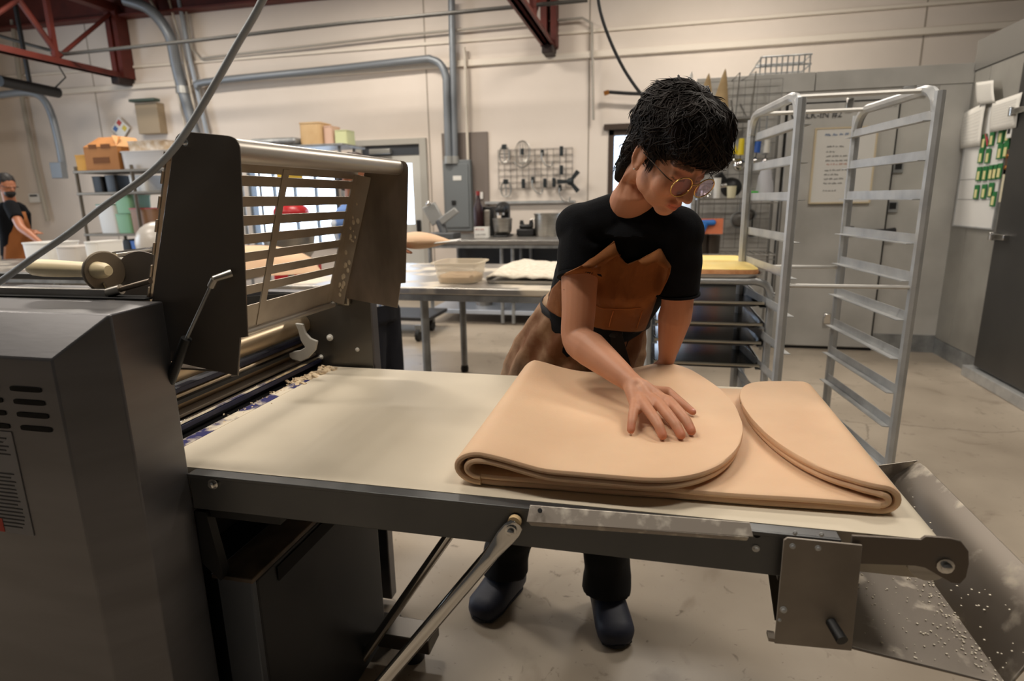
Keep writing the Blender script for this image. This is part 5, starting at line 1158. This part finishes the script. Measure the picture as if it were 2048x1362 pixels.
def left_hand(g):
    w_ = lwr; k0 = V(.035, 1.690, .945)
    g.cap(w_, .019, k0, .017)
    for i, dx in enumerate((-.026, -.009, .008, .024)):
        a = k0+V(dx, .004, .002); m_ = a+V(dx*.15, .012, -.016); t = m_+V(0, -.012, -.016)
        g.cap(w_.lerp(a, .5), .011, a, .0092); g.cap(a, .0092, m_, .0085); g.cap(m_, .0085, t+V(0, 0, .004), .0074)
    g.cap(w_+V(-.015, -.004, -.01), .012, w_+V(-.036, .004, -.03), .010); g.cap(w_+V(-.036, .004, -.03), .010, w_+V(-.046, .006, -.046), .008)
g = G(); head_geo(g)
neckb = nb+V(0, .012, 0)
g.loft([(H(0, -.005, -.045), hr*.055, hf*.058), (H(0, -.06, -.035), hr*.053, hf*.055), (H(0, -.115, -.055).lerp(neckb, .3), V(.056, 0, 0), V(0, .056, .02)), (neckb, V(.066, 0, 0), V(0, .060, .01)), (neckb-V(0, -.03, .05), V(.05, 0, 0), V(0, .03, 0))], 22)
g.loft(torso_rings(), 28)
for sh_, el, wr_, s_ in ((rsh, relb, rwr, -1), (lsh, lelb, lwr, 1)):
    taper(g, [(nb.lerp(sh_, .4)-V(0, -.01, .03), .038), (sh_, .052), (sh_.lerp(el, .35), .049), (sh_.lerp(el, .75), .043), (el, .0405), (el.lerp(wr_, .25), .0435), (el.lerp(wr_, .6), .0335), (el.lerp(wr_, .88), .0245), (wr_, .0225)])
ZP = hand_geo(g); left_hand(g)
for hx_, an in ((-.085, rank), (.085, lank)):
    hp = pel+V(hx_, 0, -.04); kn = hp.lerp(an, .48)+V(0, -.03, 0)
    taper(g, [(hp, .085), (hp.lerp(kn, .5), .072), (kn, .052), (kn.lerp(an, .35), .05), (an+V(0, 0, .02), .034)])
    g.cap(an-V(0, 0, .01), .03, an+V(-.03, -.10, -.05) if hx_ < 0 else an+V(.02, -.10, -.05), .024)
bg_ = remesh(g, .0032, 5, .5)
body = ogroup('body', bg_, skin, person)
# colour the skin: lips, brows, lid line, pinkish fingertips, flour on the hand
me = body.data; org = ORG[person.name]
ca_ = me.color_attributes.new('tint', 'FLOAT_COLOR', 'POINT')
tips = [ZP[k] for k in ('pt', 'rt', 'mt', 'it', 'tt')]; rr = random.Random(12)
from mathutils import noise
vals = []
for v in me.vertices:
    p = v.co+org; q = (p-hc)/HS; a, b, c = q.dot(hr), q.dot(hu), q.dot(hf); col = Vector((1, 1, 1))
    if c > .045 and abs(a) < .07:
        if abs(a) < .021 and -.086 < b < -.060:
            k = max(0, 1-((a/.021)**2)**2)*max(0, 1-abs(b+.0725)/.0125); col = col.lerp(Vector((.95, .52, .50)), min(1, k*1.9))
        if abs(b+.0722+.0008) < .0016 and abs(a) < .018: col = col*.62
        br = abs(b-(.0235-.10*max(0, abs(abs(a)-.026)-.006)))
        if .012 < abs(a) < .050 and br < .0048: col = col*(.16+.12*rr.random())
        ld = abs(b-(-.0085+.9*(abs(a)-.0305)**2/.012*.25))
        if abs(abs(a)-.0305) < .0145 and ld < .0018: col = col*.22
        if .0 < b < .006 and abs(abs(a)-.0305) < .015: col = col*.86
        if abs(abs(a)-.04) < .02 and -.055 < b < -.02: col = col.lerp(Vector((1.02, .86, .82)), .4)
    for t in tips:
        d_ = (p-t).length
        if d_ < .016: col = col.lerp(Vector((1.12, .78, .76)), .7*(1-d_/.016)+.2)
    dw = (p-ZP['mm'].lerp(rwr, .75)).length
    if dw < .055 and p.z > rwr.z-.01:
        n_ = noise.noise(p*120)*.5+noise.noise(p*40)
        if n_ > .05: col = col.lerp(Vector((1.5, 1.75, 1.9)), min(.65, (n_-.05)*2.2)*(1-dw/.055))
    if (p-rwr).length < .16 and noise.noise(p*25) > .1: col = col.lerp(Vector((1.15, 1.35, 1.5)), .18)
    vals += [col.x, col.y, col.z, 1]
ca_.data.foreach_set('color', vals)
# nails
nm_ = M('nail', '#d89c8c', .3)
for (m_, t) in (('rp', 'rt'), ('mp', 'mt'), ('ip', 'it'), ('pm', 'pt'), ('tp', 'tt')):
    d_ = (ZP[t]-ZP[m_]).normalized(); c = ZP[t]+V(0, 0, .0058)+d_*.0005
    up_ = (V(0, 0, 1)-d_*d_.z).normalized()
    obj('fingernail', G().ell(c, .0042, .0056, .0018, 12, 6, (d_.cross(up_), d_, up_)), nm_, body)
# tattoo lines
g = G(); rr = random.Random(3)
A0 = rsh.lerp(relb, .62)
for k in range(4):
    x0 = A0+V(-.036+.004*k, -.022, .02-.012*k); g.tube([x0, x0+V(.008, -.006, -.012), x0+V(.001, -.004, -.03)], .0008, 5, 3)
obj('tattoo', g, M('tattoo_ink', '#3a2a26', .7), body)
# --- t-shirt
shirtm = M('black_cotton', '#07080b', .95, 0, '#0c0e13', 30, bump=.15, bscale=300, spec=.2)
g = G(); TR = torso_rings(.020); g.loft(TR[1:8], 30)
for sh_, el, fr_, r0, r1 in ((rsh, relb, .44, .066, .0565), (lsh, lelb, .86, .064, .055)):
    e = sh_.lerp(el, fr_)
    g.ell(sh_, r0, r0, r0, 18, 12)
    g.tube([nb.lerp(sh_, .3)+V(0, 0, -.015), sh_+V(0, 0, -.004), sh_.lerp(e, .5), e], [.052, r0, (r0+r1)/2, r1], 22)
    g.tube([che.lerp(nb, .4), sh_-V(0, 0, .03)], [.10, .06], 18)
    g.tube([nb+V(0, .016, .0), nb.lerp(sh_, .5)+V(0, .012, .0), sh_+V(0, 0, .002)], [.060, .062, .060], 18)
g.loft([(nb+V(0, .014, -.05), V(.095, 0, 0), V(0, .085, .01)), (nb+V(0, .020, -.004), V(.074, 0, 0), V(0, .066, .022))], 24)
sg = remesh(g, .006, 4)
rng = [Vector(v) for v in sg.v]; out = []
for p in rng:
    n_ = noise.noise(p*9)*.0045+noise.noise(Vector((p.x*22, p.y*22, p.z*7)))*.003
    c = wai.lerp(che, max(0, min(1.6, (p.z-wai.z)/(che.z-wai.z)))); d_ = (p-c); d_.z = 0
    if d_.length > 1e-4: d_.normalize()
    out.append(p+d_*n_)
sg.v = [tuple(p) for p in out]
shirt = ogroup('t_shirt', sg, shirtm, person)
obj('sleeve_hem', G().tube([rsh.lerp(relb, .425), rsh.lerp(relb, .455)], .0585, 28), shirtm, shirt)
obj('sleeve_hem', G().tube([lsh.lerp(lelb, .845), lsh.lerp(lelb, .875)], .057, 28), shirtm, shirt)
# --- trousers and clogs
blackp = M('black_trousers', '#08080a', .9)
g = G()
g.loft([(pel+V(0, 0, -.14), V(.16, 0, 0), V(0, .115, 0)), (pel+V(0, 0, .0), V(.160, 0, 0), V(0, .108, 0)), (pel+V(0, 0, .06), V(.14, 0, 0), V(0, .098, 0))], 28)
for hx_, an in ((-.085, rank), (.085, lank)):
    hp = pel+V(hx_, 0, -.06); kn = hp.lerp(an, .48)+V(0, -.03, 0)
    g.tube([hp, hp.lerp(kn, .5), kn, kn.lerp(an, .5), an+V(0, .0, .10), an+V(0, -.01, .012)], [.088, .088, .08, .078, .081, .084], 24)
tg_ = remesh(g, .009, 3)
tg_.v = [tuple(Vector(p)+Vector((noise.noise(Vector(p)*14)*.007, noise.noise(Vector(p)*14+Vector((5, 5, 5)))*.007, 0))*(1 if p[2] > .16 else .4)) for p in tg_.v]
ogroup('trousers', tg_, blackp, person)
clogm = M('navy_clog', '#1c2133', .55, 0, '#2a2f40', 6, bump=.05)
def clog(an, toe):
    d_ = (V(toe)-an); d_.z = 0; L_ = d_.length; d_.normalize(); sd = d_.cross(V(0, 0, 1)); g = G(); rings = []
    for s_, w_, zc, hz in ((-.078, .012, .04, .02), (-.072, .034, .05, .046), (-.04, .043, .058, .056), (0, .046, .062, .060), (.05, .050, .056, .054), (.10, .053, .042, .041), (L_-.035, .052, .036, .035), (L_-.012, .040, .031, .029), (L_, .018, .028, .018)):
        rings.append((an+d_*s_+V(0, 0, zc*1.12-an.z), sd*w_*1.18, V(0, 0, 1)*hz*1.1))
    g.loft(rings, 26, 2.5); o = obj('clog', g, clogm, person)
    obj('heel_strap', G().tube([an+sd*.043+V(0, 0, .0)+d_*.01, an-d_*.065+V(0, 0, .012), an-sd*.043+d_*.01], .007, 8, 5), clogm, o)
    obj('sole', G().loft([(an+d_*(s_)+V(0, 0, z-an.z), sd*w_, V(0, 0, 1)*.006) for s_, w_, z in ((-.078, .02, .012), (-.05, .04, .012), (.05, .049, .012), (.1, .056, .012), (L_-.02, .05, .012), (L_+.002, .02, .014))], 20, 4), M('clog_sole', '#14161f', .7), o)
clog(rank, (-.545, 1.715, 0)); clog(lank, (-.062, 1.685, 0))
# --- apron
apm = M('brown_canvas', '#784412', .85, 0, '#9a642c', 9, (1, 1, .5), lo=.5, hi=.8, detail=8, bump=.12, bscale=160)
apd = M('brown_canvas_dusty', '#6b4020', .85, 0, '#c9aa88', 6, (1, 1, .7), lo=.46, hi=.78, detail=9, bump=.12, bscale=160)
dg = bpy.context.evaluated_depsgraph_get()
tree = BVHTree.FromPolygons([Vector(v) for v in sg.v], sg.f)
def inside(p, poly):
    c = False; n = len(poly)
    for i in range(n):
        a, b = poly[i], poly[i-1]
        if (a[1] > p[1]) != (b[1] > p[1]) and p[0] < (b[0]-a[0])*(p[1]-a[1])/(b[1]-a[1])+a[0]: c = not c
    return c
# bib: rows from the waist up, draped on the shirt by casting along y
bib_l = [((-0.3104, 1.75, 1.0656), (-0.2543, 1.66, 1.1991), (-0.1822, 1.6, 1.2546), (-0.1312, 1.58, 1.2997))]
def bib_edge(z):
    # left and right x limits by height
    L_ = [(1.02, -.325), (1.10, -.31), (1.17, -.28), (1.235, -.215), (1.275, -.185), (1.32, -.15)]
    R_ = [(1.02, -.02), (1.10, .0), (1.17, .015), (1.235, .04), (1.262, .043), (1.30, .04)]
    def ip(T, z):
        for (a, x), (b, y) in zip(T[:-1], T[1:]):
            if z <= b: return x+(y-x)*max(0, (z-a))/(b-a)
        return T[-1][1]
    return ip(L_, z), ip(R_, z)
def top_z(u):   # scalloped top edge as the photo shows: peak, dip, peak
    K = [(0, 1.235), (.14, 1.268), (.30, 1.318), (.42, 1.285), (.56, 1.258), (.72, 1.276), (.88, 1.300), (1, 1.255)]
    for (a, x), (b, y) in zip(K[:-1], K[1:]):
        if u <= b: return x+(y-x)*(u-a)/(b-a)
    return K[-1][1]
rows = []; NU, NV = 44, 34
for j in range(NV+1):
    row = []
    for i in range(NU+1):
        u = i/NU; zt_ = top_z(u); z0_ = 1.105-.065*u; z = z0_+(zt_-z0_)*j/NV; xl, xr = bib_edge(z); x = xl+(xr-xl)*u
        hit = tree.ray_cast(Vector((x, .9, z)), Vector((0, 1, 0)))
        y = hit[0].y if hit[0] else None
        row.append([x, y, z])
    last = None
    for c in row[NU//2:]:
        if c[1] is None: c[1] = last+.004
        last = c[1]
    last = None
    for c in reversed(row[:NU//2+1]):
        if c[1] is None: c[1] = last+.004
        last = c[1]
    rows.append(row)
for _ in range(3):
    for j in range(1, NV):
        for i in range(1, NU): rows[j][i][1] = min(rows[j][i][1], (rows[j-1][i][1]+rows[j+1][i][1]+rows[j][i-1][1]+rows[j][i+1][1])/4)
P = [[V(x, y-.013-.010*max(0, noise.noise(Vector((x*26+z*6, 3, z*7))))-.007*max(0, noise.noise(Vector((x*60, z*30, 1))))-.006*(j/NV)**6, z) for x, y, z in r] for j, r in enumerate(rows)]
bib = ogroup('apron_bib', G().grid(P), apm, person); s_ = bib.modifiers.new('t', 'SOLIDIFY'); s_.thickness = .0035; s_.offset = 1
# pocket seam and folded collar points
for u0, u1, du_ in ((.12, .42, 1), (.72, 1.0, -1)):
    q = []
    for k in range(7):
        i = int((u0+(u1-u0)*k/6)*NU); q.append(P[NV][i]+V(0, -.004, 0))
    q2 = [a+V(.01*du_, -.010, -.028*sin(pi*k/6)**.7-.004) for k, a in enumerate(q)]
    o = ogroup('folded_flap', G().grid([q, [(a+b)/2+V(0, -.005, 0) for a, b in zip(q, q2)], q2]), apm, bib); s_ = o.modifiers.new('t', 'SOLIDIFY'); s_.thickness = .002
g = G()
jz = int(NV*.38); g.tube([P[jz][i]+V(0, -.0035, 0) for i in range(int(NU*.42), int(NU*.92))], .0012, 5)
for i_ in (int(NU*.42), int(NU*.67), int(NU*.92)): g.tube([P[j][i_]+V(0, -.0035, 0) for j in range(2, jz)], .0012, 5)
obj('pocket_seam', g, M('seam', '#b0682c', .8), bib)
# skirt
def ringpts(c, rx, ry, seed, amp, n=64):
    return [c+V(rx*cos(2*pi*k/n), ry*sin(2*pi*k/n), 0)*(1+amp*noise.noise(Vector((cos(2*pi*k/n)*2.2, sin(2*pi*k/n)*2.2, seed)))) for k in range(n)]
lv = [(1.115, V(-.163, 1.82, 0), .152, .112), (1.07, V(-.182, 1.83, 0), .168, .118), (1.03, V(-.200, 1.845, 0), .184, .124), (.98, V(-.218, 1.865, 0), .199, .130), (.945, V(-.230, 1.875, 0), .209, .136), (.89, V(-.246, 1.885, 0), .218, .142), (.85, V(-.25, 1.89, 0), .224, .144), (.78, V(-.255, 1.89, 0), .23, .146), (.68, V(-.26, 1.89, 0), .235, .15), (.56, V(-.26, 1.89, 0), .235, .15)]
rows = []
for i in range(len(lv)-1):
    for t in range(4):
        f = t/4; z = lv[i][0]*(1-f)+lv[i+1][0]*f; c = lv[i][1].lerp(lv[i+1][1], f).copy(); c.z = z
        rows.append([p+V(0, 0, (.026*sin(2*pi*k/64)-.022*cos(2*pi*k/64))*max(0, min(1, (z-.85)/.25))) for k, p in enumerate(ringpts(c, lv[i][2]*(1-f)+lv[i+1][2]*f, lv[i][3]*(1-f)+lv[i+1][3]*f, z*3, .035+.05*max(0, 1.05-z)/.4))])
for i_, r_w in enumerate(rows):
    n_ = len(r_w)
    for k_ in range(n_):
        a_ = 2*pi*k_/n_; w_ = min(1, i_/6)
        r_w[k_] = r_w[k_]+V(cos(a_), sin(a_), 0)*w_*(.007*sin(a_*13+i_*.12)+.009*noise.noise(Vector((a_*3.1, i_*.22, 4))))
skirt = ogroup('apron_skirt', G().grid(rows, True), apd, person); s_ = skirt.modifiers.new('t', 'SOLIDIFY'); s_.thickness = .004; s_.offset = -1
# tie belt
c = V(-.168, 1.82, 1.075)
ring = []
for k in range(49):
    a = 2*pi*k/48; ring.append(c+V(.166*cos(a), .126*sin(a), .008-.024*cos(a)+.024*sin(a)))
g = G(); rows = [[p+V(0, 0, dz) for p in ring] for dz in (-.012, .012)]
o = ogroup('apron_tie', G().grid(rows), M('black_webbing', '#0e0e11', .8), person); s_ = o.modifiers.new('t', 'SOLIDIFY'); s_.thickness = .005; s_.offset = 0
kx = V(c.x+.07, c.y-.125, c.z-.03)
obj('tie_knot', G().ell(kx, .022, .014, .016).slab([kx+V(-.012, -.008, 0), kx+V(.012, -.008, 0), kx+V(.018, -.012, -.14), kx+V(-.008, -.012, -.13)], .003).slab([kx+V(0, -.012, 0), kx+V(.02, -.012, 0), kx+V(.05, -.012, -.10), kx+V(.028, -.012, -.11)], .003), M('black_webbing'), person)
# --- hair
hairm = M('dark_hair', '#0d0907', .55, 0, '#1f150f', 20, spec=.2)
g = G()
E = lambda a, b, c_, ra, rf, ru: g.ell(H(a, b, c_), ra, rf, ru, 22, 14, fr_t)
E(0, .052, -.026, .090, .106, .092); E(.0, .085, .02, .080, .078, .06); E(.02, .055, .060, .062, .040, .036); E(.045, .04, .045, .042, .045, .045); E(-.030, .060, .058, .040, .036, .030)
E(0, -.02, -.075, .066, .042, .08); E(-.01, -.095, -.085, .045, .026, .05); E(.062, .01, .0, .024, .05, .05); E(-.066, .035, -.02, .02, .055, .04)
hg = remesh(g, .006, 4)
hg.v = [tuple(Vector(p)+((Vector(p)-hc).normalized())*(noise.noise(Vector(p)*38)*.007+noise.noise(Vector(p)*90)*.003)) for p in hg.v]
hair = ogroup('hair', hg, hairm, person)
rr = random.Random(21); g = G()
ht = BVHTree.FromPolygons([Vector(v) for v in hg.v], hg.f); hcen = H(0, .05, -.01)
def hsurf(ph, th, off):
    d_ = (hr*(sin(th)*sin(ph))+hu*cos(th)+hf*(sin(th)*cos(ph))).normalized()
    hit = ht.ray_cast(hcen+d_*.4, -d_); r = (hit[0]-hcen).length if hit[0] else .1
    return hcen+d_*(r+off)
for i in range(2300):
    ph = rr.uniform(-pi, pi); fr_ = cos(ph)
    th_end = radians(rr.uniform(84, 108)) if fr_ > .45 else radians(118 if fr_ > -.2 else 150)
    Lk = rr.uniform(.4, .95); t0 = rr.uniform(.02, max(.2, th_end-Lk)); t1 = min(th_end, t0+Lk)
    if rr.random() < .35: t1 = th_end; t0 = t1-Lk
    o0 = rr.uniform(-.001, .002); o1 = rr.uniform(-.001, .010)*(2.0 if rr.random() < .2 else 1); sw = rr.uniform(-.8, .8); wob = rr.uniform(.0, .09); fq = rr.uniform(4, 10); pts = []
    for s_ in range(8):
        t = s_/7; pts.append(hsurf(ph+sw*t*t+wob*sin(fq*t+i), t0+(t1-t0)*t+wob*.6*cos(fq*t+i), o0+(o1-o0)*t*t+.0025*sin(pi*t)))
    r0 = rr.uniform(.0009, .0028); g.tube(pts, [r0*.5, r0, r0, r0, r0*.9, r0*.7, r0*.45, r0*.12], 4, caps=False)
for i in range(170):   # nape locks
    a = rr.uniform(-.055, .05); p0 = (a, rr.uniform(-.07, .0), -.085-rr.uniform(0, .03)*(1-abs(a)/.06)); L_ = rr.uniform(.04, .085); pts = []
    for s_ in range(6):
        t = s_/5; pts.append(H(p0[0]*(1-.1*t)+.004*sin(5*t+i), p0[1]-L_*t, p0[2]-.012*sin(pi*t)+.012*t+rr.uniform(-.001, .001)))
    r0 = rr.uniform(.0012, .0028); g.tube(pts, [r0, r0, r0, r0*.8, r0*.5, r0*.15], 4, caps=False)
for i in range(40):   # sideburn wisps before the ear
    s0 = -1; p0 = (-.071+rr.uniform(0, .004), .02+rr.uniform(-.01, .01), .012+rr.uniform(-.008, .02)); pts = [H(p0[0]+.002*sin(3*t), p0[1]-t*rr.uniform(.04, .05), p0[2]+.004*t) for t in (0, .25, .5, .75, 1)]
    g.tube(pts, [.0012, .0012, .001, .0007, .0002], 4, caps=False)
tag(ogroup('hair_locks', g, hairm, hair), kind='stuff')
# --- glasses and earring
gold = M('gold_wire', '#d9b36a', .25, 1)
FZ = .108
def ringc(a0, r, b0=-.004):
    return [H(a0+r*cos(2*pi*k/32), b0+r*.94*sin(2*pi*k/32), FZ-.10*abs(a0+r*cos(2*pi*k/32))**1.0*.6) for k in range(33)]
g = G(); g.tube(ringc(-.033, .0255, -.010), .0013, 8, caps=False).tube(ringc(.033, .0255, -.010), .0013, 8, caps=False)
g.tube([H(-.010, -.003, FZ), H(-.004, .001, FZ+.003), H(.004, .001, FZ+.003), H(.010, -.003, FZ)], .0012, 8, 4)
gls = obj('glasses_frame', g, gold, person)
for s_ in (-1, 1):
    obj('glasses_arm', G().tube([H(s_*.058, -.002, FZ-.010), H(s_*.068, .000, .085), H(s_*.076, .002, .04), H(s_*.080, .002, .0)], .0011, 8, 3), M('arm_metal', '#4a3d33', .35, .8), gls)
    obj('lens', G().loft([(H(s_*.033, -.010, FZ-.0035), hr*.0245, hu*.023), (H(s_*.033, -.010, FZ-.003), hr*.0245, hu*.023)], 28), glassy('lens_glass', '#f3e6ee', .05) if 'lens_glass' not in MATS else MATS['lens_glass'], gls)
obj('earring', G().ell(H(-.0835, -.040, .001), .0024, .0024, .0024, 10, 8), M('pearl', '#e8e4dc', .2, .5), person)
# ------------------------------------------------------------------ second person behind the guard
def simple_person(name, base, label, pelv, chest, head, hdir, arms, shirt_m, trouser_m, hair_m, apron=None, feet=None, sc=1.0):
    t = thing(name, base, label, 'person'); P_, C_, Hd = V(pelv), V(chest), V(head); nk = C_.lerp(Hd, .52)
    g = G(); f = V(hdir).normalized(); r = f.cross(V(0, 0, 1)).normalized(); u = r.cross(f); FR = (r, f, u)
    g.ell(Hd, .074, .09, .105, 18, 12, FR); g.ell(Hd+f*.03-u*.05, .055, .06, .06, 16, 10, FR); g.cap(Hd+f*.088, .012, Hd+f*.105-u*.03, .013)
    for s_ in (-1, 1): g.ell(Hd+r*s_*.076-u*.01, .01, .018, .03, 10, 8, FR); g.ell(Hd+r*s_*.03+f*.08+u*.0, .013, .012, .012, 10, 8, FR)
    g.cap(Hd-u*.06, .055, nk-V(0, 0, .05), .06)
    sd = V(1, 0, 0) if abs(f.y) > .5 else V(0, 1, 0)
    g.loft([(P_-V(0, 0, .1), sd*.16, sd.cross(V(0, 0, 1))*.11), (P_, sd*.165, sd.cross(V(0, 0, 1))*.115), (P_.lerp(C_, .45), sd*.135, sd.cross(V(0, 0, 1))*.10), (C_, sd*.16, sd.cross(V(0, 0, 1))*.11), (C_.lerp(nk, .6), sd*.12, sd.cross(V(0, 0, 1))*.08)], 24)
    sleeves = []
    for (a, b, c) in arms:
        a, b, c = V(a), V(b), V(c); taper(g, [(a, .052), (a.lerp(b, .5), .047), (b, .04), (b.lerp(c, .4), .038), (c, .024)]); sleeves.append((a, a.lerp(b, .6)))
        d_ = (c-b).normalized(); s1 = d_.cross(V(0, 0, 1)).normalized(); pc_ = c+d_*.05
        g.cap(c, .024, pc_, .028)
        for k in range(4): g.cap(pc_+s1*(k-1.5)*.019, .0105, pc_+s1*(k-1.5)*.024+d_*(.075-.008*abs(k-1.3))-V(0, 0, .012), .008, 10)
        g.cap(c+s1*.02, .013, c+s1*.048+d_*.05, .009, 10)
    ft = feet or [(P_.x-.09, P_.y, 0), (P_.x+.09, P_.y, 0)]
    for q in ft: taper(g, [(P_+V((q[0]-P_.x)*.6, (q[1]-P_.y)*.6, -.06), .08), ((P_+V(q[0]-P_.x, q[1]-P_.y, 0)).lerp(V(q), .5), .055), (V(q)+V(0, 0, .1), .04)])
    body_ = ogroup('body', remesh(g, .0065, 4), M('skin_plain', '#a56a4b', .5, sss=.1), t)
    g = G(); k = sd.cross(V(0, 0, 1))
    g.loft([(P_+V(0, 0, -.04), sd*.178, k*.128), (P_.lerp(C_, .45), sd*.155, k*.118), (C_, sd*.178, k*.126), (C_.lerp(nk, .55), sd*.14, k*.095), (C_.lerp(nk, .8), sd*.08, k*.07)], 26)
    for a, b in sleeves: g.ell(a, .066, .066, .066); g.tube([a, b], [.066, .062], 18)
    ogroup('t_shirt' if apron else 'shirt', remesh(g, .009, 3), shirt_m, t)
    g = G(); g.loft([(P_-V(0, 0, .14), sd*.165, k*.12), (P_+V(0, 0, .02), sd*.172, k*.125)], 24)
    for q in ft: g.tube([P_+V((q[0]-P_.x)*.7, (q[1]-P_.y)*.7, -.08), (P_+V(q[0]-P_.x, q[1]-P_.y, 0)).lerp(V(q), .5), V(q)+V(0, 0, .06)], [.095, .075, .07], 18)
    ogroup('trousers', remesh(g, .011, 3), trouser_m, t)
    for q in ft:
        obj('shoe', G().loft([(V(q)+f*s_+V(0, 0, z-f.z*s_), r*w_, V(0, 0, 1)*h) for s_, w_, z, h in ((-.09, .02, .03, .02), (-.07, .036, .04, .035), (0, .042, .05, .045), (.1, .05, .035, .032), (.15, .035, .028, .024), (.17, .012, .02, .01))], 18), black, t)
    g = G(); g.ell(Hd+u*.03-f*.02, .083, .098, .095, 18, 12, FR); g.ell(Hd-f*.06-u*.03, .07, .05, .07, 16, 10, FR)
    hh_ = remesh(g, .008, 3); hh_.v = [tuple(Vector(p)+Vector((noise.noise(Vector(p)*50), 0, noise.noise(Vector(p)*50+Vector((3, 3, 3)))))*.006) for p in hh_.v]
    # keep the face free: cut hair in front of the brow
    keep = G(); keep.v = hh_.v; keep.f = [q for q in hh_.f if not ((Vector(hh_.v[q[0]])-Hd).dot(f) > .035 and (Vector(hh_.v[q[0]])-Hd).dot(u) < .045)]
    ogroup('hair', keep, hair_m, t)
    if apron:
        g = G(); rows = []
        for zz, hw, dd in ((C_.z+.02, .08, .14), (C_.z-.12, .12, .142), (P_.z+.08, .16, .14), (P_.z-.05, .19, .15), (P_.z-.3, .2, .16), (P_.z-.5, .2, .17)):
            c0 = P_.lerp(C_, (zz-P_.z)/(C_.z-P_.z)) if zz > P_.z else P_.copy(); c0.z = zz
            rows.append([c0+sd*(hw*1.0*sin(a))*(1)+k*(-1 if k.dot(f) < 0 else 1)*dd*cos(a) for a in [x*.2 for x in range(-7, 8)]])
        o = ogroup('apron', G().grid(rows), apron, t); s_ = o.modifiers.new('t', 'SOLIDIFY'); s_.thickness = .004
    return t, Hd, f, r, u
check = M('blue_check', '#5f7fb8', .8, 0, '#c9cfd8', 9, lo=.48, hi=.56)
navy = M('navy_trousers', '#10121c', .9)
simple_person('person', (-1.5455, 3.15, 0), 'person in blue and white checked shirt half hidden behind the sheeter guard', (-1.5563, 3.15, 0.8936), (-1.6351, 3.15, 1.3096), (-1.599, 3.12, 1.5603), (.9, -.35, -.25), [((-1.5472, 3.05, 1.3924), (-1.4865, 2.98, 1.2366), (-1.3836, 3.02, 1.1994)), ((-1.648, 3.25, 1.399), (-1.6549, 3.32, 1.2303), (-1.521, 3.3, 1.1847))], check, navy, M('brown_hair', '#2a150c', .6), None, [(-1.5646, 3.08, 0), (-1.5174, 3.24, 0)])
wd = thing('dough_piece', (-1.2177, 3.2, 1.2085), 'pale dough piece draped over a white board held out beside the guard', 'dough')
A, B_ = V((-1.3757, 3.15, 1.212)), V((-1.077, 3.15, 1.217))
rows = []
for i in range(13):
    t = i/12; c = A.lerp(B_, t); hh_ = [.035, .048, .058, .064, .066, .064, .06, .054, .046, .036, .026, .016, .006][i]; w_ = [.10, .11, .115, .12, .12, .115, .11, .10, .09, .075, .055, .035, .012][i]
    rows.append((c+V(0, 0, .0-.012*t), V(0, w_, 0), V(0, 0, hh_*.72)))
obj('dough_fold', G().loft(rows, 22), doughm, wd)
bd = thing('white_board', (-1.1418, 3.15, 1.1846), 'white thin board under the draped dough piece beside the guard', 'board')
obj('board', G().slab([V((-1.3475, 3.08, 1.1788)), V((-1.0257, 3.08, 1.2057)), V((-1.0257, 3.08, 1.2057))+V(-.02, .16, 0), V((-1.3475, 3.08, 1.1788))+V(0, .16, 0)], .008), white, bd, bev=.003)
lp, Hd_, f_, r_, u_ = simple_person('person', (-6.85, 5.3, 0), 'bearded person in black t-shirt and brown apron reaching over the far left table', (-6.9, 5.32, .95), (-6.82, 5.28, 1.36), (-6.72, 5.2, 1.66), (.9, -.2, -.25), [((-6.5888, 5.1, 1.4411), (-6.3854, 5.0, 1.2224), (-6.1147, 4.95, 1.0722)), ((-6.9595, 5.4, 1.4258), (-6.8212, 5.35, 1.1703), (-6.6152, 5.3, 1.1612))], M('black_cotton'), navy, M('black_hair', '#0f0a08', .6), M('apron_brown', '#8a5020', .8), [(-6.9, 5.2, 0), (-6.85, 5.42, 0)])
obj('beard', G().ell(Hd_+f_*.05-u_*.075, .052, .05, .045, 16, 10, (r_, f_, u_)), M('black_hair'), lp)
obj('glasses', G().tube([Hd_+r_*.07+f_*.02, Hd_+r_*.06+f_*.1, Hd_-r_*.06+f_*.1, Hd_-r_*.07+f_*.02], .003, 6), black, lp)
